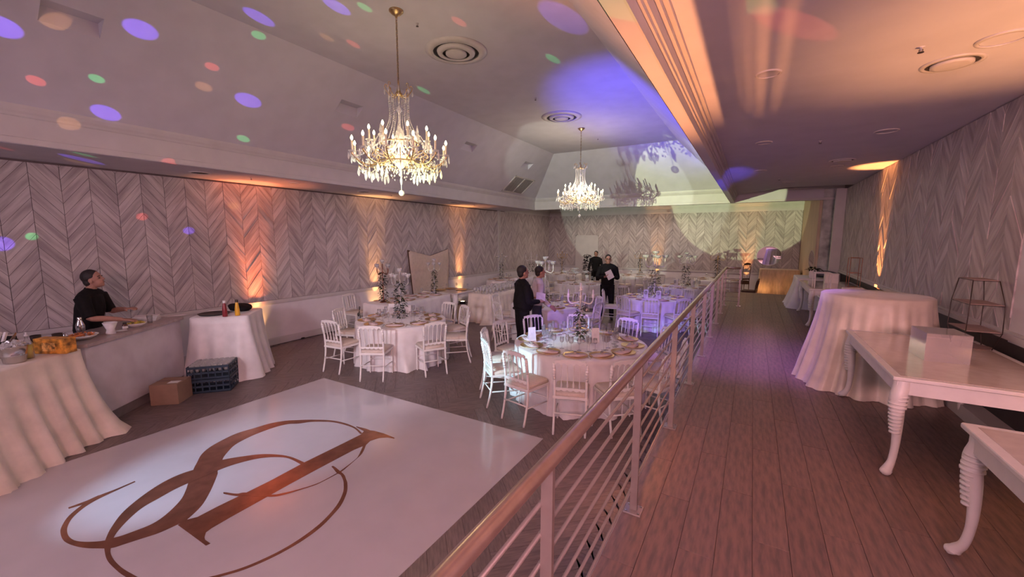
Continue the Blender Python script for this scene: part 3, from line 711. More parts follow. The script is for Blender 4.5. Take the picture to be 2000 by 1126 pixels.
dk2 = make_chair(M_WOOD, M_WOOD, 'wooden_high_stool'); dk2.location = (-.22, 16.95, 0); dk2.rotation_euler = (0, 0, .6); dk2.scale = (.7, .7, 1.56); tag(dk2, 'tall dark wooden high stool against the lit far wall', 'stool')

# rectangular draped tables
draped('rect', (-7.38, 7.5), 0, rect_per(.42, 1.12), .78, M_CLOTH, .05, .025, 21, 3, 'long folding table under the head table cloth', 'white satin cloth on the long head table before the tufted panel', rz=.03)
draped('rect', (-6.30, 10.2), 0, rect_per(.36, 1.22), .78, M_CLOTHB, .07, .045, 27, 5, 'folding table under the glass-covered buffet', 'champagne satin cloth pooling off the buffet set with many glasses', rz=.0, tail=lambda f: .24*math.exp(-((f-.61)/.018)**2)+.10*math.exp(-((f-.5)/.02)**2))
# bar cloths
draped('rect', (-6.42, .58), 0, rect_per(.78, .40), 1.03, M_CLOTHB, .24, .048, 19, 8, 'tall folding table under the cloth at the left edge', 'ivory satin cloth with a trailing corner on the tall table left of the bar', rz=math.radians(127.7), tail=lambda f: .13*math.exp(-((f-.82)/.02)**2))
draped('rect', (-7.53, 3.42), 0, rect_per(.40, .38), 1.04, M_CLOTH, .15, .036, 13, 9, 'tall folding table under the cloth right of the bar', 'white satin cloth on the tall table between bar and uplight', rz=.80)
# walkway draped tables
draped('round', (1.28, 6.27), PZ, circ_per(.50), 1.10, M_CLOTHB, .17, .060, 23, 21, 'tall round table under the champagne cloth on the walkway', 'champagne satin cloth gathered on the tall round table on the walkway', tail=lambda f: .06*math.exp(-((f-.6)/.05)**2))
draped('rect', (1.40, 13.0), PZ, rect_per(.37, .60), .76, M_CLOTH, .19, .045, 16, 22, 'folding table under the far white cloth on the walkway', 'white cloth flaring wide on the farthest table of the walkway')
draped('rect', (.86, 17.40), 0, rect_per(.58, .36), 1.20, M_CLOTHO, .04, .016, 9, 23, 'sideboard table under the tan cloth', 'tan crushed satin cloth on the sideboard below the round mirror')

# ================================================================== CABRIOLE TABLES
def cab_leg(h, foot=(0, 0), s=1, ridges=True):
    """carved cabriole leg whose knee and foot turn out along foot direction"""
    fx, fy = foot; P = []; R = []
    for z, o, r in ((0.015, .055, .030), (.03, .060, .036), (.055, .045, .030), (.10, .018, .024), (.20, .0, .024), (.32, -.002, .029), (.45, .012, .038), (.53, .028, .046), (.60, .030, .050), (h-.07, .01, .052), (h, 0, .050)):
        P.append((fx*o*s, fy*o*s, z)); R.append(r*s)
    mb = MB().tube(catmull(P, 4), [R[min(i//4, 10)]+(R[min(i//4+1, 10)]-R[min(i//4, 10)])*(i % 4)/4 for i in range(41)], 12)
    return mb, P, R
def cabriole_table(nm, label, C, z, hx, hy, h, rz=0, ls=1.0):
    t = thing(nm, label, 'table', (C[0], C[1], z), rz)
    top = MB().box(-hx, -hy, h-.028, hx, hy, h, .006).build('table_top', M_WHITE, t)
    MB().box(-hx+.05, -hy+.05, h, hx-.05, hy-.05, h+.002).build('glossy_inset', mat('glossy ivory top', (.60, .52, .46), .15, var=.03, coat=.5), top)
    MB().box(-hx+.03, -hy+.03, h-.13, hx-.03, -hy+.05, h-.028).build('apron', M_WHITE, t)
    MB().box(-hx+.03, hy-.05, h-.13, hx-.03, hy-.03, h-.028).build('apron', M_WHITE, t)
    MB().box(-hx+.03, -hy+.05, h-.13, -hx+.05, hy-.05, h-.028).build('apron', M_WHITE, t)
    MB().box(hx-.05, -hy+.05, h-.13, hx-.03, hy-.05, h-.028).build('apron', M_WHITE, t)
    for sx in (-1, 1):
        for s2 in (-1, 1):
            mb, P, R = cab_leg(h-.03, (sx*.7, s2*.7), ls); x, y = sx*(hx-.07), s2*(hy-.07)
            g = MB(); g.v = [(a+x, b+y, c) for a, b, c in mb.v]; g.f = mb.f
            lg = g.build('leg', M_WHITE, t, True)
            rg = MB()
            for k in range(11):      # carved rings down the knee
                z_ = h-.15-k*.028; o = .02+.012*math.sin(k/11*PI); r_ = (.0515-.0022*k*(k > 3))*ls
                rg.tube([(x+sx*.7*o*ls, y+s2*.7*o*ls, z_-.006), (x+sx*.7*o*ls, y+s2*.7*o*ls, z_+.006)], r_+.004, 12)
            o_ = rg.build('carved_rings', M_WHITE, lg, True); o_['kind'] = 'stuff'
            sc_ = MB().ball((x+sx*.05*ls, y+s2*.05*ls, .03), (.034*ls, .034*ls, .026), 10, 6); sc_.build('scroll_foot', M_WHITE, lg, True)
    return t
cabriole_table('cabriole_table', 'ivory carved-leg table with the clear box, nearest the tall round table on the walkway', (1.44, 4.76), PZ, .50, .90, .76)
cabriole_table('cabriole_table', 'ivory curved-leg table cut off by the right edge of the picture', (1.48, 2.17), PZ, .44, .90, .76, ls=.9)
cabriole_table('cabriole_table', 'white carved-leg table with white frames, beyond the tall round table', (1.50, 10.9), PZ, .48, 1.0, .76)
cabriole_table('cabriole_table', 'small white table half hidden behind the tall round table', (1.52, 8.75), PZ, .44, .47, .72, ls=.85)
st_ = cabriole_table('sweetheart_table', 'white thick-legged table between the head table and the buffet', (-7.50, 9.25), 0, .60, .58, .78, rz=.05, ls=1.5)

# ================================================================== CHANDELIERS
def beads(mb, pts, r=.009, step=.022):
    P = catmull(pts, 24); acc = 0
    for a, b in zip(P, P[1:]):
        acc += (b-a).length
        if acc >= step: acc = 0; mb.octa(b, r, r*1.35)
    mb.tube(P[::8], r*.3, 4); return mb
def swag(a, b, drop, n=5):
    a, b = Vector(a), Vector(b); return [a.lerp(b, t/n)-Vector((0, 0, drop*4*(t/n)*(1-t/n))) for t in range(n+1)]
def drop_mb(c, l, r):
    return MB().lathe([(0, 0), (r*.4, -l*.15), (r, -l*.55), (r*.8, -l*.8), (0, -l)], 6, c)
def make_chandelier():
    t = thing('chandelier', '-', 'chandelier')
    MB().lathe([(0, 0), (.085, 0), (.085, -.012), (.075, -.02), (.05, -.045), (.018, -.06), (.012, -.085), (0, -.085)], 20).build('canopy', M_BRASS, t, True)
    ch = MB(); z = -.08; k = 0
    while z > -.90:
        pts = [(.0, .0, z), (.011, 0, z-.01), (.011, 0, z-.035), (0, 0, z-.045), (-.011, 0, z-.035), (-.011, 0, z-.01), (0, 0, z)]
        if k % 2: pts = [(p[1], p[0], p[2]) for p in pts]
        ch.tube(pts, .0032, 5, cap=False); z -= .037; k += 1
    ch.build('chain', M_BRASS, t)
    MB().tube([(0, 0, -.1), (.004, 0, -.9)], .003, 5).build('cord', M_WIRE, t)
    zc = -.98                                     # crown
    cw = MB().lathe([(0, 0), (.02, -.0), (.045, .01), (.05, .03), (.03, .045), (.012, .12), (.012, .16)], 12, (0, 0, zc))
    cw.build('crown_bowl', M_BRASS, t, True)
    for q in range(8):
        a = q*PI/4; c_, s_ = math.cos(a), math.sin(a)
        arm = MB().tube(catmull([(r*c_, r*s_, zc+z_) for r, z_ in ((.03, .01), (.09, -.005), (.14, .05), (.165, .10), (.15, .13), (.13, .115), (.14, .095))], 3), .005, 5).build('crown_scroll', M_BRASS, t, True)
        drop_mb((.165*c_, .165*s_, zc+.09), .085, .012).build('crystal_drop', M_CRY, arm)
        drop_mb((.12*c_, .12*s_, zc+.02), .07, .010).build('crystal_drop', M_CRY, arm)
    MB().lathe([(0, 0), (.014, 0), (.014, -.12), (.035, -.16), (.016, -.20), (.016, -.36), (.05, -.42), (.07, -.50), (.03, -.60), (.02, -.66), (.06, -.72), (.095, -.76), (.10, -.79), (.05, -.84), (.02, -.87), (0, -.88)], 12, (0, 0, zc)).build('centre_column', M_CRY, t, True)
    for q in range(16):                           # strands falling from the crown to the candle ring
        a = q*PI/8+.1; c_, s_ = math.cos(a), math.sin(a); r0, r1 = .10+.03*(q % 2), .20+.05*(q % 2)
        beads(MB(), [(r0*c_, r0*s_, zc+.0), ((r0*.92+.01)*c_, (r0*.92+.01)*s_, zc-.28), (r1*c_, r1*s_, zc-.52)],   .007, .0165).build('bead_strand', M_CRY, t)
    rim = MB()
    for (R_, z_) in ((.23, zc-.56), (.30, zc-.80)):
        rim.tube([(R_*math.cos(q*PI/12), R_*math.sin(q*PI/12), z_) for q in range(25)], .008, 6, cap=False)
    rim.build('ring_frame', M_BRASS, t, True)
    for q in range(6):                            # glass finials on the upper ring
        a = q*PI/3+.2; c_, s_ = .25*math.cos(a), .25*math.sin(a)
        MB().lathe([(0, 0), (.018, .0), (.008, .03), (.030, .06), (.034, .075), (.010, .09), (.016, .12), (.004, .19), (0, .20)], 8, (c_, s_, zc-.56)).build('glass_finial', M_CRY, t, True)
    def branch(a, R_, z0, z1, ph):
        c_, s_ = math.cos(a), math.sin(a)
        ar = MB().tube(catmull([(r*R_*c_, r*R_*s_, z_) for r, z_ in ((.14, z0+.10), (.30, z0+.02), (.55, z0-.045), (.82, z0-.03), (1.0, z0+.06), (1.0, z1-.03))], 3), .0085, 6).build('arm', M_CRY if ph else M_BRASS, t, True)
        cx, cyy = R_*c_, R_*s_
        MB().lathe([(0, 0), (.012, 0), (.045, .012), (.048, .02), (.014, .022), (.012, .03), (0, .03)], 10, (cx, cyy, z1-.03)).build('drip_pan', M_CRY, ar, True)
        MB().lathe([(.0115, 0), (.0115, .105), (.006, .108)], 8, (cx, cyy, z1)).build('candle_sleeve', M_CANDLE, ar, True)
        MB().lathe([(0, 0), (.007, .002), (.0155, .022), (.013, .038), (.004, .058), (0, .062)], 8, (cx, cyy, z1+.106)).build('bulb', M_BULB, ar, True)
        for j in range(5):
            b = j*2*PI/5; drop_mb((cx+.045*math.cos(b), cyy+.045*math.sin(b), z1-.022), .075+.02*(j % 2), .010).build('crystal_drop', M_CRY, ar)
    N1 = 12
    for q in range(N1): branch(q*2*PI/N1, .57, zc-.80, zc-.69, 0)
    for q in range(8): branch(q*2*PI/8+.25, .37, zc-.66, zc-.54, 1)
    for q in range(N1):
        a = q*2*PI/N1; b = (q+1)*2*PI/N1
        beads(MB(), swag((.57*math.cos(a), .57*math.sin(a), zc-.71), (.57*math.cos(b), .57*math.sin(b), zc-.71), .09)).build('bead_strand', M_CRY, t)
        beads(MB(), swag((.25*math.cos(a+.2), .25*math.sin(a+.2), zc-.46), (.56*math.cos(a), .56*math.sin(a), zc-.70), .07)).build('bead_strand', M_CRY, t)
        a2 = a+PI/N1
        sc_ = MB().tube(catmull([(r*math.cos(a2), r*math.sin(a2), z_) for r, z_ in ((.10, zc-.80), (.22, zc-.70), (.30, zc-.66), (.34, zc-.72), (.28, zc-.76), (.36, zc-.86), (.46, zc-.90), (.50, zc-.84))], 3), .006, 5).build('scroll', M_BRASS, t, True)
        for j, r in enumerate((.50, .42, .33)):
            drop_mb((r*math.cos(a2), r*math.sin(a2), zc-.86-.02*j), .12+.03*(j % 2), .017).build('crystal_drop', M_CRY, sc_)
    rnd = random.Random(5); cl_ = MB()
    for k in range(420):
        a = rnd.uniform(0, 2*PI); r = .10+.40*math.sqrt(rnd.random()); cl_.octa((r*math.cos(a), r*math.sin(a), zc-.76-.24*rnd.random()*(1-.4*r)), .010, .016)
    o = cl_.build('crystal_cluster', M_CRY, t); o['kind'] = 'stuff'
    MB().tube([(0, 0, zc-.86), (0, 0, zc-1.13)], .004, 5).build('pendant_stem', M_CRY, t)
    MB().ball((0, 0, zc-1.165), .036, 12, 8).build('pendant_ball', M_CRY, t, True)
    return t
place_ch = placer(make_chandelier)
place_ch((-3.88, 3.85, ZT), 0, 'large crystal candle chandelier with lit bulbs, the nearer one over the dance floor')
place_ch((-3.87, 10.0, ZT), .2, 'farther crystal candle chandelier, over the dining tables')

# ================================================================== CEILING FITTINGS
def round_diffuser(C, z, R_, label):
    t = thing('ceiling_diffuser', label, 'air vent', (C[0], C[1], z))
    MB().lathe([(R_, .0), (R_, -.012), (R_*.74, -.035), (R_*.74, -.012), (R_, .0)], 40).build('outer_ring', M_VENT, t, True)
    MB().lathe([(R_*.74, -.004), (0, -.004)], 32).build('shadow_gap', M_VENTD, t)
    MB().lathe([(R_*.62, -.014), (R_*.60, -.04), (R_*.44, -.055), (R_*.44, -.03), (R_*.62, -.014)], 36).build('middle_ring', M_VENT, t, True)
    MB().lathe([(R_*.34, -.03), (R_*.34, -.052), (R_*.28, -.06), (0, -.062)], 28).build('centre_disc', M_VENT, t, True)
round_diffuser((-3.92, 5.06), ZT, .45, 'large round white air diffuser on the ceiling beside the nearer chandelier')
round_diffuser((-3.90, 8.84), ZT, .45, 'large round air diffuser near the farther chandelier, lit violet')
def small_round(C, z, R_, label, nm='downlight', cat='ceiling light', dark=False):
    t = thing(nm, label, cat, (C[0], C[1], z))
    MB().lathe([(R_, 0), (R_, -.008), (R_*.82, -.012), (R_*.82, -.002), (R_, 0)], 28).build('rim', M_VENT, t, True)
    MB().lathe([(R_*.82, -.003), (0, -.003)], 24).build('baffle', M_VENTD if dark else M_CEIL, t)
small_round((-7.96, 3.37), ZS, .15, 'dark round air vent in the left soffit nearest the red uplight', 'soffit_vent', 'air vent', True)
small_round((-7.87, 6.63), ZS, .15, 'dark round air vent in the left soffit behind the nearer chandelier', 'soffit_vent', 'air vent', True)
small_round((-7.78, 9.82), ZS, .15, 'dark round air vent in the left soffit farthest along', 'soffit_vent', 'air vent', True)
small_round((-7.82, 4.91), ZS, .10, 'small flush round cover in the left soffit', 'soffit_cover', 'cover')
for x_, y_, r_, d_, lb in ((1.17, 4.36, .145, True, 'large round air vent in the walkway ceiling nearest the right wall'), (1.18, 8.72, .15, True, 'round air vent in the walkway ceiling beside the orange streak')):
    t = thing('ceiling_diffuser', lb, 'air vent', (x_, y_, ZW))
    MB().lathe([(r_*1.2, 0), (r_*1.2, -.006), (r_, -.012), (r_, -.002)], 32).build('outer_ring', M_VENT, t, True)
    MB().lathe([(r_*1.0, -.003), (r_*.8, -.003)], 32).build('shadow_gap', M_VENTD, t)
    MB().lathe([(r_*.8, -.002), (r_*.8, -.02), (r_*.6, -.024), (0, -.024)], 28).build('centre_disc', M_VENT, t, True)
for x_, y_, r_, lb in ((.02, 3.92, .09, 'flush round downlight ring in the walkway ceiling by the striped shadows'), (.04, 6.62, .10, 'round downlight ring in the walkway ceiling, middle of the row'), (1.30, 4.0, .13, 'large flush ring in the walkway ceiling at the right edge'),
                       (1.29, 6.64, .12, 'faint flush ring in the walkway ceiling near the right wall'), (.03, 9.3, .11, 'downlight ring near the blue glow on the beam'), (1.2, 9.35, .10, 'small ring just beyond the vent in the orange streak'), (.6, 11.4, .12, 'downlight ring at the far end of the walkway ceiling')):
    small_round((x_, y_), ZW, r_, lb)
def sprinkler(C, z, lb, s=1):
    t = thing('sprinkler', lb, 'sprinkler', (C[0], C[1], z)); t.scale = (s, s, s)
    MB().lathe([(.028, 0), (.028, -.004), (.01, -.008), (.008, -.03), (0, -.03)], 12).build('escutcheon', M_VENT, t, True)
    MB().lathe([(0, -.045), (.022, -.043), (.024, -.048), (0, -.05)], 10).tube([(.012, 0, -.02), (.012, 0, -.045)], .003, 5).tube([(-.012, 0, -.02), (-.012, 0, -.045)], .003, 5).build('head', M_WIRE, t)
for x_, y_, z_, lb in ((-3.87, 4.20, ZT, 'sprinkler head on the tray ceiling between chandelier and diffuser'), (-3.85, 7.46, ZT, 'sprinkler head on the tray ceiling before the violet diffuser'), (-3.85, 11.2, ZT, 'tiny sprinkler head on the tray ceiling beyond the far chandelier'),
                       (.68, 6.88, ZW, 'dark sprinkler head in the middle of the walkway ceiling'), (.89, 3.91, ZW, 'sprinkler head near the large vent over the walkway'), (.4, 10.7, ZW, 'sprinkler head at the far end of the walkway ceiling'),
                       (-7.83, 4.11, ZS, 'sprinkler head in the red glow of the left soffit'), (-7.8, 7.4, ZS, 'sprinkler head in the left soffit beyond the red glow'), (-7.8, 10.9, ZS, 'sprinkler head in the left soffit near the far bay')):
    sprinkler((x_, y_), z_, lb, .75)
# return grille on the sloped ceiling
ex = Vector((0, 1, 0)); es = Vector((B_[0]-A[0], 0, B_[1]-A[1])).normalized(); en = Vector((-es.z, 0, es.x))
if en.z > 0: en = -en
gr = thing('return_air_grille', 'large white two-panel return air grille on the sloped ceiling', 'air vent', (0, 0, 0))
c0 = Vector((-6.93, 12.26, 0)); tt = (c0.x-A[0])/(B_[0]-A[0]); c0 = Vector((c0.x, c0.y, A[1]+(B_[1]-A[1])*tt))
gr.location = c0
HW, HH = .66, .36
def lo_(u, v, d=0): return ex*u+es*v-en*d
for (u0, u1, v0, v1) in ((-HW, HW, -HH, -HH+.05), (-HW, HW, HH-.05, HH), (-HW, -HW+.05, -HH, HH), (HW-.05, HW, -HH, HH), (-.025, .025, -HH, HH)):
    MB().obox(lo_((u0+u1)/2, (v0+v1)/2, -.008), ex*(u1-u0)/2, es*(v1-v0)/2, en*.009).build('frame', M_VENT, gr)
for k in range(26):
    v = -HH+.07+k*(2*HH-.14)/25
    MB().obox(lo_(0, v, -.006), ex*(HW-.05), (es*.9+en*.5)*.009, en*.0015).build('slat', M_VENT, gr)
MB().obox(lo_(0, 0, -.001), ex*(HW-.04), es*(HH-.04), en*.001).build('backing', mat('grille backing', (.20, .19, .18), .8), gr)

# ================================================================== UPLIGHTS
def make_uplight():
    t = thing('uplight', '-', 'uplight')
    MB().lathe([(0, 0), (.10, 0), (.105, .01), (.105, .085), (.098, .095), (.09, .09), (0, .09)], 24).build('housing', M_BLKP, t, True)
    for q in range(7):
        a = q*PI/3; r = .052 if q < 6 else 0
        MB().lathe([(0, .0), (.022, .0), (.020, .006), (0, .012)], 10, (r*math.cos(a), r*math.sin(a), .089)).build('lens', M_LENS, t, True)
    MB().box(-.115, -.012, .0, -.108, .012, .06).box(.108, -.012, 0, .115, .012, .06).build('bracket', M_BLKP, t)
    return t
pu = placer(make_uplight)
for x_, y_, z_, lb in ((-8.62, 4.50, 0, 'black round uplight glowing orange on the floor beside the bar cloth'), (-8.62, 7.60, 0, 'black round uplight hidden behind the head table'), (-8.62, 11.30, 0, 'black round uplight behind the buffet by the left wall'),
                       (-3.55, 18.44, 0, 'uplight at the far wall behind the tall centrepieces'), (-.15, 18.44, 0, 'uplight at the far wall beside the dark chair'), (1.88, 9.65, PZ, 'uplight behind the white tables at the right wall'), (1.86, 3.47, PZ, 'uplight on the walkway between the two nearest tables'),
                       (-.74, 3.30, 0, 'uplight on the hall floor against the walkway riser')):
    pu((x_, y_, z_), 0, lb, None, .6 if x_ == -.74 else 1)

# ================================================================== TABLE SETTINGS
def make_plate():
    t = MB().lathe([(0, .006), (.10, .006), (.115, .009), (.160, .016), (.166, .017), (.164, .012), (.11, .0), (0, 0)], 28).build('charger_plate', M_GOLD, None, True)
    return tag(t, '-', 'plate')
def make_napkin():
    n_ = MB()
    n_.prism([(-.14, -.06), (.03, -.075), (.15, -.03), (.14, .05), (.0, .07), (-.13, .055)], .004, .012, .003)
    n_.prism([(-.06, -.04), (.05, -.045), (.07, .02), (-.02, .04)], .015, .020, .002)
    return tag(n_.build('folded_napkin', M_NAP, None, True), '-', 'napkin')
def make_favour():
    t = thing('favour_box', '-', 'box'); MB().box(-.018, -.018, 0, .018, .018, .026, .002).build('box_body', mat('favour card', (.40, .34, .28), .6), t)
    MB().box(-.02, -.003, .026, .02, .003, .030).box(-.003, -.02, .026, .003, .02, .031).build('ribbon', M_BLKP, t); return t
def make_fork():
    m_ = MB().obox((0, -.02, .003), (.004, 0, 0), (0, .07, 0), (0, 0, .0015)).obox((0, .065, .004), (.010, 0, 0), (0, .015, 0), (0, 0, .0012))
    for k in (-1, 0, 1): m_.obox((k*.0075, .095, .005), (.002, 0, 0), (0, .018, 0), (0, 0, .001))
    return tag(m_.build('fork', M_SILVER), '-', 'fork')
def make_knife():
    m_ = MB().prism([(-.005, -.10), (.005, -.10), (.005, .01), (-.005, .01)], .001, .004).prism([(-.004, .01), (.007, .01), (.009, .06), (.002, .11), (-.004, .10)], .001, .003)
    return tag(m_.build('knife', M_SILVER), '-', 'knife')
def make_wine(h=.20, r=.036, nm='wine_glass'):
    t = MB().lathe([(0, .0), (.034, .001), (.034, .003), (.006, .008), (.0035, .02), (.0035, h*.48), (.008, h*.50), (r*.8, h*.58), (r, h*.72), (r*.85, h), (r*.80, h), (r*.93, h*.73), (r*.7, h*.60), (0, h*.53)], 14).build(nm, M_GLS, None, True)
    return tag(t, '-', 'glass')
P_pl, P_np, P_fv, P_fk, P_kn = placer(make_plate), placer(make_napkin), placer(make_favour), placer(make_fork), placer(make_knife)
P_w1, P_w2, P_w3 = placer(make_wine), placer(lambda: make_wine(.17, .030, 'wine_glass')), placer(lambda: make_wine(.225, .024, 'champagne_flute'))
POSN = ['nearest', 'near inner right', 'near right', 'right', 'far right', 'far inner right', 'farthest', 'far inner left', 'far left', 'left', 'near left', 'near inner left']
def setting(tk, deg, glasses, cutlery, fav=True, zt=.762):
    (cx, cyy), R_ = TB[tk]; a = math.radians(deg); wh = WHERE[tk]
    rel = (a-math.atan2(-cyy, -cx))/(PI/6); pn = POSN[int(round(rel)) % 12]
    def lb(what): return '%s at the %s place, %s' % (what, pn, wh)
    def at(r, da=0): q = a+da; return (cx+r*math.cos(q), cyy+r*math.sin(q), zt)
    x, y, z = at(R_-.20); P_pl((x, y, z), a, lb('gold charger'), 'gold chargers on '+wh)
    P_np((x, y, z+.006), a+PI/2+random.uniform(-.5, .5), lb('pink napkin'), 'napkins on '+wh)
    if fav: P_fv((x+random.uniform(-.02, .02), y, z+.030), a, lb('tiny ribboned box'), 'favour boxes on '+wh)
    if cutlery:
        for s_, pf_, nm_ in ((-1, P_fk, 'fork'), (1, P_kn, 'knife')):
            x, y, z = at(R_-.17, s_*.20/(R_-.17)*1.02); pf_((x, y, z), a+PI/2, lb('silver '+nm_), '%s on %s' % ('forks' if nm_ == 'fork' else 'knives', wh))
    for k in range(glasses):
        x, y, z = at(R_-.42-.05*(k % 2), (k-(glasses-1)/2)*.11/(R_-.42)+.06)
        (P_w1, P_w2, P_w3)[k % 3]((x, y, z), 0, lb(('large wine glass', 'small wine glass', 'champagne flute')[k % 3]), 'stemware on '+wh)
for d, _, _ in FR: setting('front', d, 3, True)
for k in range(9): setting('left', -135+k*40, 2, True)
for k in range(8): setting('blue', -150+k*45, 2, False)
for k in range(8): setting('white', -130+k*45, 2, False)
for k in range(8): setting('silver', -130+k*45, 1, False, False)
for k in range(7): setting('mid', -140+k*45, 1, False, False)
for tk in ('back', 'corner', 'nook', 'side'):
    for k in range(6): setting(tk, -140+k*60, 1, False, False)

def make_card():
    t = MB(); h, w_, d_ = .215, .055, .04
    n_ = 0; t.v += [(-w_, -d_, 0), (w_, -d_, 0), (w_, 0, h), (-w_, 0, h), (-w_, d_, 0), (w_, d_, 0), (-w_, -d_+.003, 0), (w_, -d_+.003, 0), (w_, .0, h-.004), (-w_, .0, h-.004), (-w_, d_-.003, 0), (w_, d_-.003, 0)]
    t.f += [(0, 1, 2, 3), (3, 2, 5, 4), (6, 9, 8, 7), (9, 10, 11, 8), (0, 3, 9, 6), (3, 4, 10, 9), (1, 7, 8, 2), (2, 8, 11, 5)]
    o = t.build('menu_card', M_PAPER); return tag(o, '-', 'card')
PC = placer(make_card)
for x_, y_, a_, lb in ((-2.76, 5.30, .9, 'tall white menu card left of the centrepiece on the front round table'), (-1.93, 5.74, .6, 'tall pinkish menu card right of the centrepiece on the front round table'),
                       (-6.20, 5.78, .8, 'white menu card left of the garland on the left round table'), (-5.77, 5.80, .6, 'white menu card right of the garland on the left round table'),
                       (-2.30, 10.75, .5, 'white menu card left of the tall centrepiece on the violet-lit table'), (-1.98, 10.72, .5, 'white menu card right of the tall centrepiece on the violet-lit table'),
                       (-4.28, 8.3, .6, 'white menu card on the table behind the man in white'), (-2.05, 13.9, .5, 'menu card left of the stem on the far round table'), (-1.55, 13.9, .5, 'menu card right of the stem on the far round table')):
    PC((x_, y_, .762), a_, lb)

# ================================================================== CENTREPIECES
def garland(t, z0, z1, r0, r1, n, m, seed, petals=0, pm=None, lsize=.06):
    rnd = random.Random(seed); mb = MB()
    for k in range(n):
        q = rnd.random(); z = z0+(z1-z0)*q; a = rnd.uniform(0, 2*PI); r = (r0+(r1-r0)*q)*rnd.uniform(.2, 1)
        d = Vector((math.cos(a), math.sin(a), rnd.uniform(-.9, .3)))
        mb.leaf((r*math.cos(a), r*math.sin(a), z), d, rnd.uniform(.7, 1.4)*lsize, .42*lsize*rnd.uniform(.5, .9))
    o = mb.build('garland', m, t); o['kind'] = 'stuff'
    for k in range(petals):
        z = z0+(z1-z0)*rnd.random()**.8; a = rnd.uniform(0, 2*PI); r = (r0+.02)*rnd.uniform(.5, 1); f = MB()
        for j in range(7):
            b = j*2*PI/5; f.leaf((r*math.cos(a), r*math.sin(a), z), Vector((math.cos(a)+.8*math.cos(b), math.sin(a)+.8*math.sin(b), .8*math.sin(b*1.3))), .035, .018)
        f.build('flower', pm or M_PETAL, t)
def candelabrum(label, C, z, H_, arms, Ra, bowl, metal, seed, gz=(.05, .75), gn=180, gr_=(.09, .04), gm=None, petals=0, rz=0, cr=.05):
    t = thing('candelabrum', label, 'centrepiece', (C[0], C[1], z), rz)
    MB().lathe([(0, 0), (.085, 0), (.09, .012), (.05, .025), (.018, .05), (.014, .09), (.022, .11), (.012, .13), (.011, H_*.35), (.02, H_*.37), (.011, H_*.40), (.010, H_*.68), (.024, H_*.70), (.010, H_*.73), (.010, H_-.10), (.02, H_-.095), (0, H_-.09)], 14).build('stem', metal, t, True)
    def cup(x, y, z_, par):
        if bowl: MB().lathe([(0, 0), (.008, 0), (.008, .02), (cr*.7, .035), (cr, .07), (cr, .10), (cr*.94, .10), (cr*.9, .07), (cr*.6, .045), (0, .035)], 14, (x, y, z_)).build('crystal_bowl', M_CRY, par, True)
        else:
            MB().lathe([(0, 0), (.03, .004), (.032, .01), (.014, .014), (.02, .03), (.022, .055), (.015, .055), (0, .05)], 12, (x, y, z_)).build('candle_cup', metal, par, True)
            MB().lathe([(.010, 0), (.010, .07), (.004, .075), (0, .075)], 8, (x, y, z_+.045)).build('candle', M_PAPER, par, True)
    cup(0, 0, H_-.10, t)
    for q in range(arms):
        a = q*2*PI/arms; c_, s_ = math.cos(a), math.sin(a)
        ar = MB().tube(catmull([(r*c_, r*s_, z_) for r, z_ in ((.01, H_*.70), (Ra*.35, H_*.68), (Ra*.75, H_*.66), (Ra, H_*.72), (Ra, H_-.19))], 3), .0115 if metal == M_WHITE else .0075, 6).build('arm', metal, t, True)
        cup(Ra*c_, Ra*s_, H_-.20, ar)
    if gn: garland(t, gz[0], gz[1]*H_, gr_[0], gr_[1], gn, gm or M_LEAF, seed, petals)
    return t
ZT_ = .762
candelabrum('white five-branch candelabrum with pale leaf garland on the front round table', (-2.15, 5.68), ZT_, .86, 4, .18, False, M_WHITE, 1, (.02, .62), 150, (.08, .045), M_LEAFL, 22, rz=.35)
candelabrum('crystal-bowl candelabrum wound with dark leaves on the left round table', (-5.72, 5.56), ZT_, .96, 4, .17, True, M_CRY, 2, (.03, .75), 260, (.12, .08), M_LEAF, 0, rz=.3)
candelabrum('crystal-bowl candelabrum with dark leaves at the near end of the head table', (-7.42, 6.68), .78, 1.0, 4, .17, True, M_COPPER, 3, (.02, .72), 220, (.10, .08), M_LEAF, 0, rz=.1)
candelabrum('crystal-bowl candelabrum with leaves before the tufted panel, far end of the head table', (-7.40, 8.45), .78, .95, 4, .15, True, M_CRY, 4, (.02, .68), 180, (.07, .05), M_LEAF, 0, rz=.7)
candelabrum('candelabrum with dark leaves by the white casing of the left wall', (-7.95, 12.8), ZT_, .98, 4, .2, True, M_CRY, 5, (.02, .6), 110, (.07, .05), M_LEAF, 0)
candelabrum('tall white candelabrum with four goblets behind the man in white', (-4.15, 8.62), ZT_, 1.10, 4, .20, True, M_WHITE, 6, (.02, .25), 60, (.10, .05), M_LEAF, 3, cr=.065)
candelabrum('tall purple-lit goblet candelabrum with leaves on the violet-lit table', (-2.15, 11.03), ZT_, 1.20, 4, .24, True, M_WHITE, 7, (.02, .6), 260, (.17, .10), M_LEAFL, 6, rz=.4, cr=.085)
candelabrum('white candelabrum with leaves on the far round table beside the handrail end', (-1.80, 14.15), ZT_, 1.08, 5, .25, True, M_WHITE, 8, (.02, .6), 200, (.15, .09), M_LEAF, 2, cr=.07)
candelabrum('slim dark-leaved candelabrum before the far wall, left of the orange glow', (-3.95, 17.15), ZT_, 1.05, 4, .22, True, M_BRASS, 9, (.02, .7), 160, (.10, .06), M_LEAF, 0)
candelabrum('dark-leaved candelabrum nearest the draped sideboard', (-1.1, 17.2), ZT_, 1.08, 4, .25, True, M_BRASS, 10, (.02, .75), 200, (.13, .08), M_LEAF, 0)
candelabrum('candelabrum on the far left nook table', (-7.1, 16.4), ZT_, 1.0, 4, .22, False, M_BRASS, 12, (.05, .7), 60, (.06, .05), M_LEAF, 0)
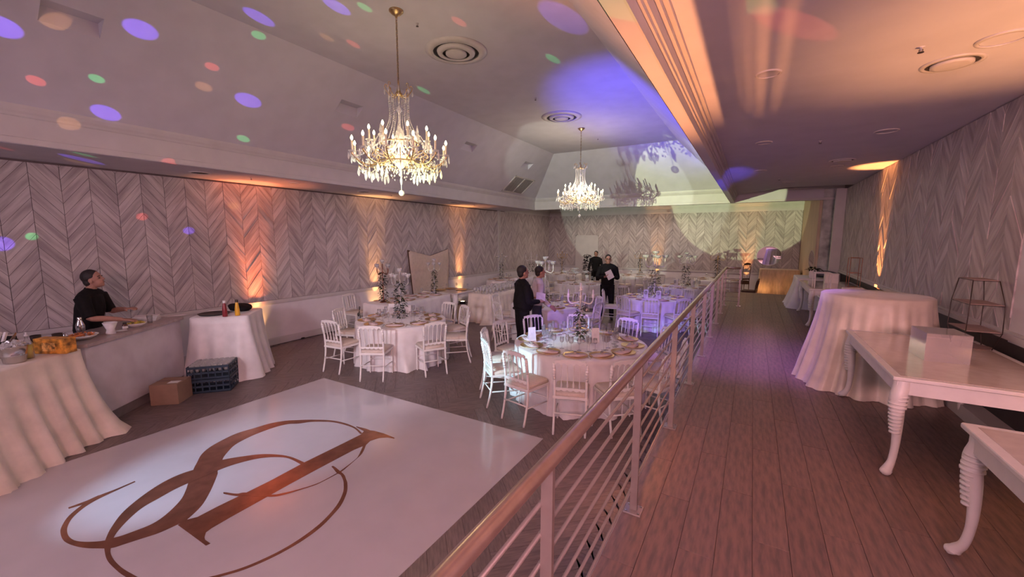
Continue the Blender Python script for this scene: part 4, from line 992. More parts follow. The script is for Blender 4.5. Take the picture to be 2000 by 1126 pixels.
candelabrum('white branching candelabrum behind the man in black', (-7.5, 14.3), ZT_+.02, .95, 6, .25, False, M_WHITE, 13, (.2, .6), 90, (.14, .10), M_LEAF, 0)
draped('round', (-7.5, 14.3), 0, circ_per(.50), .78, M_CLOTH, .03, .02, 11, 31, 'round table under the cloth behind the man in black', 'white cloth on the small table behind the man in black')
candelabrum('low mirrored centrepiece with five mosaic bowls on the silver bowls table', (-5.15, 13.05), ZT_, .52, 4, .34, True, M_SILVER, 14, gn=0, cr=.12, rz=.5)
fl_ = thing('flower_arrangement', 'tall arrangement of black and cream flowers beside the far waiter', 'flowers', (-5.02, 13.85, ZT_))
MB().lathe([(0, 0), (.07, 0), (.08, .02), (.05, .10), (.07, .25), (.06, .25), (.04, .10), (0, .08)], 14).build('vase', M_WHITE, fl_, True)
garland(fl_, .25, .95, .16, .10, 260, mat('black petal', (.02, .015, .018), .6), 15, 16, M_PETAL, .09)

# ================================================================== LEFT SIDE
# tufted panel leaning at the wall
tp = thing('tufted_panel', 'cream button-tufted backdrop panel with V-shaped top leaning on the left wall', 'panel', (-8.62, 9.72, 0), 0)
tp.rotation_euler = (0, math.radians(-2.5), 0)
W2, HB = .91, 1.93; NU, NV = 26, 30; pb = MB()
def toph(u): return HB-.20*(1-abs(u)**1.1)
btn = []
for r_ in range(7):
    for c_ in range(5 if r_ % 2 else 4): btn.append(((c_-(2 if r_ % 2 else 1.5))*.38, .35+r_*.24))
for j in range(NV+1):
    for i in range(NU+1):
        u = -1+2*i/NU; v = j/NV; z = v*toph(u); y = u*(W2-.16*(1-v)**1.2)
        dp = min([math.hypot(y-b[0], z-b[1]) for b in btn]); d = .035-.022*math.exp(-(dp/.045)**2)
        if i in (0, NU) or j in (0, NV): d = .0
        pb.v.append((d+.03, y, z))
for j in range(NV):
    for i in range(NU): q = j*(NU+1)+i; pb.f.append((q, q+1, q+NU+2, q+NU+1))
pb.build('padding', mat('cream leather', (.62, .52, .43), .55, var=.03), tp, True)
bk = MB(); n_ = 20; P1 = [(-W2+.16, 0), (W2-.16, 0)]+[(u*W2, toph(u)) for u in [1-2*k/n_ for k in range(n_+1)]]
for xx in (-.02, .031):
    for (y, z) in P1: bk.v.append((xx, y, z))
k = len(P1); bk.f += [tuple(reversed(range(k))), tuple(range(k, 2*k))]+[(i, (i+1) % k, k+(i+1) % k, k+i) for i in range(k)]
bk.build('frame_board', M_WOOD, tp)
for (y, z) in btn:
    if z < toph(y/W2)-.08: MB().ball((.048, y, z), .011, 8, 5).build('button', mat('button', (.35, .25, .20), .5), tp, True)
# bar counter
bd = Vector((-.61, .79, 0)).normalized(); bn = Vector((-.79, -.61, 0)).normalized(); b0 = Vector((-6.62, 1.46, 0))
bar = thing('bar_counter', 'white-marble bar counter with dark plinth between the two draped tall tables', 'bar', b0)
def bp(a, d): v = bd*a+bn*d; return (v.x, v.y)
MB().prism([bp(.0, .05), bp(.03, .0), bp(1.68, .0), bp(1.68, .55), bp(.0, .55)], .13, 1.02).build('front_panel', mat('white marble laminate', (.58, .55, .58), .35, var=.05, scale=3, detail=10, col2=(.50, .46, .49)), bar)
MB().prism([bp(.02, .04), bp(.05, .02), bp(1.66, .02), bp(1.66, .53), bp(.02, .53)], 0, .13).build('plinth', mat('grey plinth', (.20, .17, .17), .5), bar)
MB().prism([bp(-.04, .06), bp(.02, -.04), bp(1.70, -.04), bp(1.70, .62), bp(-.04, .62)], 1.02, 1.055, .004).build('counter_top', mat('stone counter top', (.38, .31, .30), .3, var=.08), bar)
ZB = 1.0585
def bowl(nm, C, z, R_, food, lb, col):
    t = thing(nm, lb, 'bowl', (C[0], C[1], z))
    MB().lathe([(0, 0), (R_*.5, 0), (R_*.85, .03), (R_, .055), (R_*.96, .055), (R_*.8, .035), (0, .012)], 22).build('dish', M_PAPER, t, True)
    rnd = random.Random(len(lb)); f = MB()
    for k in range(90):
        a = rnd.uniform(0, 2*PI); r = R_*.78*math.sqrt(rnd.random()); d = Vector((rnd.uniform(-1, 1), rnd.uniform(-1, 1), rnd.uniform(-.3, .3))).normalized()
        f.obox((r*math.cos(a), r*math.sin(a), .035+.045*(1-r/R_)*rnd.random()+.012), d*.014, d.cross(Vector((0, 0, 1)))*.005, (0, 0, .004))
    o = f.build('food', food, t); o['kind'] = 'stuff'
bowl('snack_bowl', (-6.98, 1.55), ZB, .15, mat('orange snacks', (.62, .20, .06), .6, var=.3), 'oval white bowl heaped with orange snacks on the bar', 0)
bowl('fruit_bowl', (-7.33, 2.17), ZB, .115, mat('yellow garnish', (.60, .48, .08), .6, var=.3), 'white bowl of yellow fruit slices under the barman\'s hand', 0)
def lathed(nm, lb, cat, C, z, parts):
    t = thing(nm, lb, cat, (C[0], C[1], z))
    for pn, prof_, m, n_ in parts: MB().lathe(prof_, n_, (0, 0, 0)).build(pn, m, t, True)
    return t
cupt = lathed('paper_cone_holder', 'white fluted paper holder on the bar in front of the barman', 'cup', (-7.05, 1.83), ZB, [('cup', [(0, 0), (.045, 0), (.05, .01), (.04, .06), (.075, .15), (.07, .15), (.036, .06), (0, .02)], M_PAPER, 12)])
lathed('saucer', 'small white saucer beside the fluted paper holder', 'plate', (-7.13, 1.955), ZB, [('dish', [(0, 0), (.04, 0), (.065, .012), (.06, .012), (0, .005)], M_PAPER, 16)])
lathed('spice_jar', 'small brown jar with pale label by the fruit bowl', 'jar', (-7.22, 2.02), ZB, [('body', [(0, 0), (.028, 0), (.03, .01), (.03, .06), (.02, .075)], mat('brown glass', (.12, .05, .03), .2), 12), ('label', [(.0305, .015), (.0305, .05)], M_PAPER, 12), ('lid', [(.021, .075), (.021, .095), (0, .095)], M_BLKP, 12)])
lathed('water_glass', 'clear tumbler on the bar left of the white trays', 'glass', (-7.45, 2.36), ZB, [('bowl', [(0, 0), (.028, 0), (.036, .12), (.034, .12), (.026, .01), (0, .008)], M_GLS, 14)])
for k in range(4):
    t = thing('foam_tray', 'white tray, '+('bottom', 'second', 'third', 'topmost')[k]+' of the stack on the bar', 'tray', (-7.75, 2.42, ZB+k*.018), .9+.06*k)
    MB().prism([(-.14, -.10), (.14, -.10), (.14, .10), (-.14, .10)], .004, .012, .004).build('tray_body', M_PAPER, t)
t = thing('menu_sheets', 'loose white sheets on the far end of the bar', 'paper', (-7.86, 2.78, ZB), .9)
for k in range(3): MB().obox((.03*k, -.02*k, .002+.003*k), (.12, .02*k, 0), (-.02*k, .07, 0), (0, 0, .0012)).build('sheet', M_PAPER, t)
for (x_, y_, nm_, lb) in ((-7.22, 1.60, 'cocktail_shaker', 'steel cocktail shaker at the left end of the bar'), ):
    lathed(nm_, lb, 'shaker', (x_, y_), ZB, [('tin', [(0, 0), (.036, 0), (.045, .12), (.043, .14)], M_SILVER, 16), ('shoulder', [(.043, .14), (.025, .19), (.022, .20)], M_SILVER, 16), ('cap', [(.022, .20), (.022, .235), (.018, .24), (0, .24)], M_SILVER, 14)])
lathed('pepper_mill', 'small silver-topped mill left of the orange snacks', 'mill', (-6.92, 1.40-.0), 1.034, [('body', [(0, 0), (.025, 0), (.018, .05), (.024, .10)], M_BLKP, 12), ('top', [(.024, .10), (.02, .13), (.008, .14), (0, .145)], M_SILVER, 12)])
# on the ivory cloth table left of the bar
ZL = 1.0345
bk_ = thing('ice_bucket', 'steel ice bucket heaped with ice at the left edge', 'bucket', (-6.38, .92, ZL))
MB().lathe([(0, 0), (.075, 0), (.08, .005), (.088, .06), (.091, .062), (.089, .07), (.092, .072), (.090, .08), (.105, .17), (.11, .172), (.10, .172), (.085, .08), (0, .02)], 24).build('pail', M_SILVER, bk_, True)
rnd = random.Random(3); ic = MB()
for k in range(70):
    a = rnd.uniform(0, 2*PI); r = .09*math.sqrt(rnd.random()); d = Vector((rnd.uniform(-1, 1), rnd.uniform(-1, 1), rnd.uniform(-1, 1))).normalized(); e = d.orthogonal().normalized()
    ic.obox((r*math.cos(a), r*math.sin(a), .15+.06*(1-r/.09)*rnd.random()+.02), d*.014, e*.014, d.cross(e)*.014)
o = ic.build('ice', M_CRY, bk_); o['kind'] = 'stuff'
sc2 = MB().obox((-.07, .02, .235), (.035, .0, .03), (0, .02, .03), (.004, -.004, .004)).obox((-.03, .0, .215), (.03, 0, -.01), (0, .016, .0), (0, 0, .003)); sc2.build('scoop', M_SILVER, bk_)
ct = thing('orange_carton', 'orange printed carton on the ivory cloth beside the ice bucket', 'box', (-6.54, 1.24, ZL), math.radians(31))
MB().box(-.17, -.06, 0, .17, .06, .165, .003).build('carton_body', mat('orange print card', (.62, .27, .04), .5, var=.35, scale=14), ct)
MB().box(-.08, -.0612, .03, .06, -.0602, .12).build('label_panel', mat('pale orange print', (.70, .40, .12), .5, var=.4, scale=25), ct)
lathed('juice_bottle', 'clear bottle of yellow juice with pourer between bucket and orange carton', 'bottle', (-6.47, 1.03), ZL, [('juice', [(0, .005), (.036, .005), (.038, .14), (0, .14)], mat('yellow juice', (.75, .60, .08), .3), 16), ('glass', [(0, 0), (.04, 0), (.042, .15), (.03, .18), (.014, .20), (.014, .235)], M_GLS, 16), ('pourer', [(.015, .235), (.015, .25), (.006, .255), (.006, .275), (0, .275)], M_PAPER, 10)])
cad = thing('bar_caddy', 'black caddy with white straws and napkins at the left edge', 'caddy', (-6.86, .86, ZL), math.radians(31))
MB().box(-.15, -.10, 0, .15, .10, .01).box(-.15, -.10, .01, -.14, .10, .17).box(.14, -.10, .01, .15, .10, .17).box(-.14, .09, .01, .14, .10, .20).box(-.14, -.10, .01, .14, -.09, .14).build('tray_case', M_BLKP, cad)
for k in range(2): MB().obox((.02+.06*k, .04, .20), (.012, 0, .0), (0, .02, .05), (0, .01, -.004)).build('straw_sleeve', M_PAPER, cad)
MB().box(-.12, -.08, .012, .0, .07, .09).build('napkin_stack', M_BLUEC, cad)
lathed('steel_tin', 'dark steel mixing tin behind the orange carton', 'tin', (-6.98, 1.18), ZL, [('tin', [(0, 0), (.035, 0), (.045, .15), (.043, .15), (.033, .01), (0, .01)], M_WIRE, 14)])
lathed('steel_tin', 'second dark tin, right of the first behind the orange carton', 'tin', (-6.83, 1.32), ZL, [('tin', [(0, 0), (.035, 0), (.045, .16), (.043, .16), (.033, .01), (0, .01)], M_WIRE, 14)])
# on the white cloth table right of the bar
ZR = 1.0445
pan = thing('black_tray', 'large round black serving tray on the tall table right of the bar', 'tray', (-7.55, 3.22, ZR))
MB().lathe([(0, 0), (.20, 0), (.22, .018), (.215, .018), (.195, .006), (0, .005)], 30).build('tray_dish', M_BLKP, pan, True)
ap = thing('black_apron', 'crumpled black cloth bag behind the red bottle', 'bag', (-7.55, 3.62, ZR))
bl = MB().ball((0, 0, .06), (.24, .16, .06), 16, 10); bl.v = [(x+.02*noise.noise(Vector((x*9, y*9, z*9))), y, max(0, z+.03*noise.noise(Vector((x*7, y*7, z*7))))) for x, y, z in bl.v]
bl.build('cloth_bundle', M_BLACK, ap, True)
for (x_, y_, nm_, lb, c_) in ((-7.17, 3.21, 'ketchup_bottle', 'red squeeze bottle on the tall table right of the bar', (.25, .02, .03)), (-7.10, 3.36, 'mustard_bottle', 'yellow squeeze bottle beside the red one, nearest the uplight', (.75, .40, .03))):
    lathed(nm_, lb, 'bottle', (x_, y_), ZR, [('body', [(0, 0), (.034, 0), (.036, .01), (.034, .10), (.022, .19), (.018, .215)], mat(nm_+' plastic', c_, .3, spec=.6), 16), ('cap', [(.02, .215), (.022, .218), (.022, .25), (.018, .255), (0, .255)], M_WIRE if c_[1] > .1 else M_PAPER, 14)])
# crates and box on the floor
def crate(lb, C, z, rz):
    t = thing('glass_rack', lb, 'crate', (C[0], C[1], z), rz); W2_, D2, H2 = .27, .20, .20
    MB().box(-W2_, -D2, 0, W2_, D2, .015).build('base', M_BLUEC, t)
    for (x0, y0, x1, y1) in ((-W2_, -D2, W2_, -D2+.012), (-W2_, D2-.012, W2_, D2), (-W2_, -D2, -W2_+.012, D2), (W2_-.012, -D2, W2_, D2)):
        s_ = MB(); 
        for (z0, z1) in ((0, .035), (.085, .115), (.165, .20)): s_.box(x0, y0, z0, x1, y1, z1)
        L_x = x1-x0 > y1-y0; n_ = 7 if L_x else 5
        for k in range(n_):
            if L_x: xx = x0+(x1-x0-.015)*k/(n_-1); s_.box(xx, y0, .03, xx+.015, y1, .17)
            else: yy = y0+(y1-y0-.015)*k/(n_-1); s_.box(x0, yy, .03, x1, yy+.015, .17)
        s_.build('side_grid', M_BLUEC, t)
    return t
cr_rz = math.radians(49); cc = (-7.00, 3.00)
cc = (-6.98, 2.90)
crate('navy plastic glass rack on the floor, lower of the two', cc, 0, cr_rz); crate('navy plastic glass rack stacked on the other and filled with glasses', cc, .205, cr_rz)
def tumbler(): return tag(MB().lathe([(0, 0), (.028, 0), (.034, .10), (.032, .10), (.026, .006), (0, .006)], 10).build('tumbler', M_CRY, None, True), '-', 'glass')
PT = placer(tumbler)
for i in range(7):
    for j in range(5):
        x, y = -.215+i*.072, -.15+j*.075; c_, s_ = math.cos(cr_rz), math.sin(cr_rz)
        PT((cc[0]+x*c_-y*s_, cc[1]+x*s_+y*c_, .222+.10), 0, 'clear tumbler in the top navy rack, %s row, %s column' % (('near', 'second', 'middle', 'fourth', 'far')[j], ('first', 'second', 'third', 'fourth', 'fifth', 'sixth', 'seventh')[i]), 'tumblers in the top rack', 1)
cb = thing('cardboard_box', 'brown cardboard box with white label against the bar plinth', 'box', (-6.96, 2.36, 0), math.radians(41))
MB().box(-.17, -.17, 0, .17, .17, .285, .003).build('carton', M_CARD, cb)
MB().box(-.17, -.006, .2885, .17, .006, .2895).build('flap_seam', M_GAP, cb); MB().box(.02, -.12, .2885, .15, -.02, .2900).build('address_label', M_PAPER, cb)
# cable with plug
cbn = thing('power_cable', 'black power cable run along the left baseboard and looped over a chair', 'cable', (0, 0, 0))
MB().tube(catmull([(-8.52, 4.55, .02), (-8.66, 4.9, .012), (-8.70, 5.4, .012), (-8.70, 6.0, .012), (-8.66, 6.25, .012), (-7.9, 6.15, .012), (-7.2, 5.9, .012), (-6.85, 5.62, .02), (-6.83, 5.55, .4), (-6.80, 5.48, .86), (-6.70, 5.42, .90), (-6.66, 5.35, .80)], 6), .006, 6).build('cord', M_BLKP, cbn, True)
MB().ball((-8.70, 5.44, .02), (.03, .05, .02), 10, 6).build('connector', M_BLKP, cbn, True)
MB().ball((-6.66, 5.34, .78), (.02, .02, .04), 8, 6).build('plug', M_BLKP, cbn, True)
# far wall: door panel, round mirror; return wall: oval mirror
dp_ = thing('door_1', 'white door in the far wall behind the waiter', 'door', (-6.78, YF-.018, 0)); dp_['kind'] = 'structure'
del dp_['category']
MB().box(-.52, -.03, 0, .52, .0, 2.38).build('door_leaf', M_TRIM, dp_)
MB().box(-.56, -.035, 0, -.52, .0, 2.42).box(.52, -.035, 0, .56, 0, 2.42).box(-.56, -.035, 2.38, .56, 0, 2.42).build('door_frame', M_TRIM, dp_)
MB().ball((.44, -.06, 1.0), .025, 10, 6).build('door_knob', M_SILVER, dp_, True)
rm = thing('round_mirror', 'round frameless mirror on the far wall above the draped sideboard', 'mirror', (.56, YF-.03, 1.63))
def disc(m_, R1, R2, d0, d1, n_=40):
    mb = MB()
    for d in (d0, d1):
        for k in range(n_): a = 2*PI*k/n_; mb.v.append((R1*math.cos(a), d, R2*math.sin(a)))
    mb.f = [tuple(reversed(range(n_))), tuple(range(n_, 2*n_))]+[(k, (k+1) % n_, n_+(k+1) % n_, n_+k) for k in range(n_)]
    return mb
disc(None, .42, .38, 0, .01).build('mirror_backing', M_TRIM, rm); disc(None, .405, .365, -.004, .0).build('mirror_glass', M_MIRROR, rm)
om = thing('oval_mirror', 'tall oval mirror catching green light on the right side wall of the far bay', 'mirror', (1.525, 15.0, 1.67), -PI/2)
disc(None, .62, .285, 0, .008).build('mirror_backing', M_TRIM, om); disc(None, .60, .27, -.004, .0).build('mirror_glass', M_MIRROR, om)
# head table and sweetheart table settings, buffet glasses
TB['head'] = ((-7.38, 7.5), 1.0); WHERE['head'] = 'the long head table'; TB['sweet'] = ((-7.50, 9.25), .6); WHERE['sweet'] = 'the thick-legged white table'
for k, y_ in enumerate((6.75, 7.25, 7.75, 8.25)):
    for sx in (-.22, .20):
        P_pl((-7.38+sx, y_, .782), 0, 'gold charger on the %s side of the head table, %s from the near end' % (('wall', 'hall')[sx > 0], ('first', 'second', 'third', 'fourth')[k]), 'gold chargers on the long head table')
        P_np((-7.38+sx, y_, .788), random.uniform(0, 3), 'napkin on the %s side of the head table, %s from the near end' % (('wall', 'hall')[sx > 0], ('first', 'second', 'third', 'fourth')[k]), 'napkins on the head table')
    P_w1((-7.40, y_+.2, .782), 0, 'wine glass on the head table, %s from the near end' % ('first', 'second', 'third', 'fourth')[k], 'stemware on the head table')
    P_w3((-7.32, y_+.12, .782), 0, 'champagne flute on the head table, %s from the near end' % ('first', 'second', 'third', 'fourth')[k], 'stemware on the head table')
for sx, y_ in ((-.25, 9.1), (-.2, 9.5), (.25, 9.45)):
    P_pl((-7.5+sx, y_, .782), 0, 'gold charger plate on the thick-legged white table', 'gold chargers on the thick-legged table')
    P_w2((-7.42+sx, y_+.2, .782), 0, 'small clear wine glass on the thick-legged white table', 'stemware on the thick-legged table')
PG = placer(lambda: tag(MB().lathe([(0, 0), (.03, .001), (.03, .004), (.005, .008), (.005, .05), (.03, .07), (.036, .10), (.032, .14), (.029, .14), (.032, .10), (.026, .075), (0, .06)], 10).build('crystal_goblet', M_CRY, None, True), '-', 'glass'))
rnd = random.Random(9)
for i in range(6):
    for j in range(19):
        x, y = -6.55+i*.10+rnd.uniform(-.02, .02), 9.15+j*.12+rnd.uniform(-.02, .02)
        PG((x, y, .782), 0, 'small crystal goblet, %s row from the aisle, %s part of the buffet' % (('sixth', 'fifth', 'fourth', 'third', 'second', 'first')[i], ('nearest', 'near', 'middle', 'far', 'farthest')[min(4, j//4)]), 'crystal goblets on the buffet', rnd.choice((1, 1, 1.2)))
pl_ = lathed('pillar_candle', 'thick white pillar candle rising above the buffet glasses', 'candle', (-6.5, 11.35), .782, [('wax', [(0, 0), (.045, 0), (.045, .24), (.03, .235), (0, .235)], M_PAPER, 14), ('wick', [(.002, .235), (.002, .25), (0, .25)], M_BLKP, 5)])

# ================================================================== RIGHT SIDE, ON THE WALKWAY TABLES
ZQ = PZ+.7625
ac = thing('acrylic_riser', 'clear acrylic display box on the nearest carved-leg table', 'riser', (1.39, 4.66, ZQ), .05)
M_ACR = glass('frosted acrylic', (.97, .93, .92), .35, .12, .16)
for nm_, b in (('top_sheet', (-.135, -.16, .225, .135, .16, .23)), ('side_sheet', (-.135, -.16, 0, .135, -.155, .225)), ('side_sheet', (-.135, .155, 0, .135, .16, .225)), ('side_sheet', (-.135, -.155, 0, -.13, .155, .225)), ('side_sheet', (.13, -.155, 0, .135, .155, .225))):
    MB().box(*b).build(nm_, M_ACR, ac)
ws = thing('wire_tier_stand', 'three-tier dark wire cake stand at the wall end of the carved-leg table', 'stand', (1.80, 5.33, ZQ), 0)
for k, (z_, w_) in enumerate(((.17, .15), (.41, .145), (.62, .11))):
    sh = 0 if k < 2 else .03
    MB().prism([(-w_*.72, -w_*1.3+sh), (w_*.72, -w_*1.3+sh), (w_*.72, w_*1.3+sh), (-w_*.72, w_*1.3+sh)], z_, z_+.006).build('shelf', mat('taupe shelf', (.33, .24, .21), .5), ws)
    r_ = MB(); P = [(-w_*.75, -w_*1.35+sh), (w_*.75, -w_*1.35+sh), (w_*.75, w_*1.35+sh), (-w_*.75, w_*1.35+sh)]
    for a, b in zip(P, P[1:]+P[:1]): r_.tube([(a[0], a[1], z_-.003), (b[0], b[1], z_-.003)], .003, 5)
    r_.build('shelf_rim', M_WIRE, ws)
for sx in (-1, 1):
    for s2 in (-1, 1):
        MB().tube([(sx*.10, s2*.10, .0), (sx*.112, s2*.20, .17), (sx*.108, s2*.195, .41), (sx*.082, s2*.145+.03, .62)], .004, 6).build('upright', M_WIRE, ws, True)
MB().lathe([(0, 0), (.13, 0), (.135, .006), (0, .008)], 24).build('base_tray', mat('taupe shelf', (.33, .24, .21), .5), ws)
def frame_stand(lb, C, z, w_, d_, h_, m, rz=0, r=.009, extra=False):
    t = thing('display_frame', lb, 'stand', (C[0], C[1], z), rz); P = [(-w_, -d_), (w_, -d_), (w_, d_), (-w_, d_)]
    for z_ in (r, h_) if extra else (h_,):
        for a, b in zip(P, P[1:]+P[:1]): MB().tube([(a[0], a[1], z_), (b[0], b[1], z_)], r, 6).build('rail', m, t)
    for a in P: MB().tube([(a[0], a[1], 0), (a[0], a[1], h_)], r, 6).build('upright', m, t)
    return t
frame_stand('white open square display frame on the farther carved-leg table', (1.25, 10.25), ZQ, .13, .16, .30, M_WHITE)
t = thing('white_riser_box', 'small white box seen through the white open frame', 'box', (1.55, 11.4, ZQ), 0); MB().box(-.12, -.10, 0, .12, .10, .20, .004).build('box_body', M_WHITE, t); MB().box(-.125, -.105, .2, .125, .105, .215).build('lid', M_WHITE, t)
cp = frame_stand('tall copper wire display tower by the right wall', (1.80, 10.6), ZQ, .09, .12, .60, M_COPPER, extra=True, r=.005)
for a in ((-.09, -.12), (.09, .12)): MB().tube([(a[0], a[1], .30), (-a[0], a[1], .30)], .005, 5).build('cross_bar', M_COPPER, cp)
t = thing('low_white_tray', 'low white tray at the near end of the farther carved-leg table', 'tray', (1.72, 10.08, ZQ), 0); MB().box(-.16, -.10, 0, .16, .10, .035, .004).build('tray_body', M_WHITE, t); MB().box(-.15, -.09, .039, .15, .09, .042).build('inlay', M_PAPER, t)
t = thing('white_cube', 'white cube planter with dark plant on the far white cloth', 'planter', (1.35, 12.75, PZ+.762), 0); MB().box(-.07, -.07, 0, .07, .07, .20, .004).build('pot', M_WHITE, t); garland(t, .20, .27, .12, .05, 60, M_LEAF, 44, lsize=.08)
t = thing('grey_bag', 'long dark grey bag lying on the far white cloth', 'bag', (1.63, 13.1, PZ+.762), .3); g = MB().ball((0, 0, .08), (.27, .38, .085), 16, 10); g.v = [(x, y, max(0, z)+.015*noise.noise(Vector((x*8, y*8, z*8)))*(z > .01)) for x, y, z in g.v]; g.build('bag_body', mat('grey bag cloth', (.14, .14, .16), .8), t, True)
MB().tube(catmull([(-.1, -.2, .15), (-.12, 0, .22), (-.1, .2, .15)], 4), .01, 6).build('handle', M_BLKP, t, True)

# ================================================================== PEOPLE
def remesh(o, vox, smooth=True):
    m = o.modifiers.new('skin', 'REMESH'); m.mode = 'VOXEL'; m.voxel_size = vox; m.use_smooth_shade = smooth
    s = o.modifiers.new('soft', 'SMOOTH'); s.factor = .5; s.iterations = 2
def limb(mb, pts, rad, n=12):
    """capsule-like limb: smoothed tube with rounded ends"""
    P = catmull(pts, 4); k = len(pts)-1; R = []
    for i in range(len(P)):
        q = i/4; a = min(int(q), k-1); f = q-a; r0, r1 = rad[a], rad[a+1]
        if isinstance(r0, tuple) or isinstance(r1, tuple):
            r0 = r0 if isinstance(r0, tuple) else (r0, r0); r1 = r1 if isinstance(r1, tuple) else (r1, r1)
            R.append((r0[0]+(r1[0]-r0[0])*f, r0[1]+(r1[1]-r0[1])*f))
        else: R.append(r0+(r1-r0)*f)
    mb.tube(P, R, n); return mb
def hand(mb, w, d, palm_n, side, curl=.5, sc=1.0):
    """palm and five fingers from wrist w; d finger direction; palm_n palm normal; side = thumb direction"""
    w, d, pn = Vector(w), Vector(d).normalized(), Vector(palm_n); pn = (pn-d*pn.dot(d)).normalized(); s_ = Vector(side); s_ = (s_-d*s_.dot(d)-pn*s_.dot(pn)).normalized()
    for t in (-.030, -.010, .010, .030): limb(mb, [w-d*.01+s_*t*.5, w+d*.045+s_*t, w+d*.088+s_*t], [.014, .0135, .011], 8)
    for t, l in ((.032, .068), (.011, .078), (-.011, .072), (-.031, .056)):
        b = w+d*.085+s_*t; a1 = curl*.9; a2 = curl*1.9
        p1 = b+(d*math.cos(a1*.5)+pn*math.sin(a1*.5))*l*.45; p2 = p1+(d*math.cos(a1)+pn*math.sin(a1))*l*.32; p3 = p2+(d*math.cos(a2)+pn*math.sin(a2))*l*.28
        limb(mb, [b, p1, p2, p3], [.0098, .0092, .0086, .0078], 8)
    b = w+d*.025+s_*.028; p1 = b+(s_*.7+d*.7+pn*.25).normalized()*.038; p2 = p1+(s_*.25+d*.85+pn*.45).normalized()*.034
    limb(mb, [b, p1, p2], [.014, .0115, .0095], 8)
def person(label, loc, heading, h, arms, shirt_m, trouser_m, legs=None, sleeve='long', lean=0.0, headturn=0.0, headnod=0.0, belly=0.0, short_hair=True, glasses=False, beard=False, curls=(.45, .45), belt=False):
    s = h/1.75; t = thing('person', label, 'person', loc, heading-PI/2); t.scale = (s, s, s)
    fl_ = lambda z: lean*max(0, z-.95)      # forward lean grows above the hips
    hip, ch, sh, nk = .95, 1.28, 1.43, 1.50
    hc = Vector((0, fl_(1.60)+.02, 1.615))
    body = MB(); shs = [(sx*.175, fl_(1.42), 1.40) for sx in (-1, 1)]
    for q in shs: body.ball(q, .052, 12, 8)
    limb(body, [(0, fl_(.9), .88), (0, fl_(1.05), 1.05), (0, fl_(1.25)+.005, 1.25), (0, fl_(1.40), 1.40)], [(.15, .10), (.135, .095+belly*.4), (.155, .11), (.13, .075)], 18)
    limb(body, [(-.17, fl_(1.42), 1.415), (0, fl_(1.43), 1.44), (.17, fl_(1.42), 1.415)], [.052, .062, .052], 12)
    limb(body, [(0, fl_(1.42)-.01, 1.42), (0, fl_(1.50), 1.50), (0, fl_(1.58)+.005, 1.57)], [.062, .054, .053], 12)
    R_ = Matrix.Rotation(headturn, 3, 'Z') @ Matrix.Rotation(-headnod, 3, 'X')
    def H(v): return hc+R_@Vector(v)
    hd = MB().ball((0, -.008, .025), (.074, .094, .098), 20, 14); hd.ball((0, .022, -.045), (.056, .066, .066), 16, 10)
    hd.ball((0, .058, -.088), (.026, .024, .020), 10, 8)                          # chin
    limb(hd, [(0, .080, .012), (0, .098, -.018), (0, .100, -.030)], [.009, .013, .012], 8)   # nose
    hd.ball((.034, .066, .018), (.022, .016, .010), 8, 6); hd.ball((-.034, .066, .018), (.022, .016, .010), 8, 6)
    hd.ball((0, .078, -.058), (.024, .012, .009), 10, 6)                          # lips
    for sx in (-1, 1): hd.ball((sx*.076, -.002, -.012), (.010, .020, .030), 8, 8)
    n0 = len(body.v); body.v += [tuple(H(v)) for v in hd.v]; body.f += [tuple(n0+i for i in f) for f in hd.f]
    sh_mb = MB(); hx = .185
    E = {}
    for sx, key in ((-1, 'L'), (1, 'R')):
        el, wr, fd, pn = [Vector(q) for q in arms[key]]; so = Vector((sx*hx, fl_(1.42), 1.405))
        limb(body, [so, so.lerp(el, .5), el, el.lerp(wr, .45), wr], [.050, .044, .036, .037, .026], 12)
        side = Vector((-sx, 0, 0)) if abs(fd.normalized().x) < .8 else Vector((0, 0, 1))
        if fd.normalized().z < -.7: side = Vector((0, 1, 0))
        hand(body, wr, fd, pn, side, curls[0 if sx < 0 else 1])
        end = wr-(wr-el)*.05 if sleeve == 'long' else el.lerp(wr, .02)
        if sleeve == 'long': limb(sh_mb, [so, so.lerp(el, .5), el, el.lerp(wr, .5), end], [.078, .066, .054, .049, .040], 14)
        else: limb(sh_mb, [so, so.lerp(el, .5), end], [.080, .070, .062], 14)
    for q in shs: sh_mb.ball((q[0]*.97, q[1], q[2]-.012), .074, 14, 10)
    tr_mb = MB()
    legs = legs or {'L': ((-.10, .02, .49), (-.11, -.01, .08)), 'R': ((.10, .02, .49), (.11, .01, .08))}
    for sx, key in ((-1, 'L'), (1, 'R')):
        kn, an = [Vector(q) for q in legs[key]]; ho = Vector((sx*.088, 0, .90))
        limb(body, [ho, ho.lerp(kn, .5), kn, kn.lerp(an, .35), an], [.080, .072, .050, .052, .036], 12)
        limb(body, [an, an+Vector((0, .06, -.045)), an+Vector((0, .15, -.055))], [.036, .034, .022], 10)
        limb(tr_mb, [ho+Vector((0, 0, .04)), ho.lerp(kn, .5), kn, kn.lerp(an, .5), an], [.105, .094, .074, .066, .062], 14)
        sf = MB(); limb(sf, [an+Vector((0, -.055, -.045)), an+Vector((0, 0, -.035)), an+Vector((0, .08, -.048)), an+Vector((0, .18, -.055))], [.030, .045, .042, .030], 12)
        sf.v = [(x, y, max(z, .002)) for x, y, z in sf.v]; sf.build('shoe', M_BLKP, t, True)
    o = body.build('body', M_SKIN, t, True); remesh(o, .0065)
    limb(tr_mb, [(0, fl_(.86), .86), (0, fl_(.95), .97), (0, fl_(1.0), 1.03)], [(.155, .115), (.165, .125), (.155, .112+belly*.5)], 18)
    o = tr_mb.build('trousers', trouser_m, t, True); remesh(o, .011)
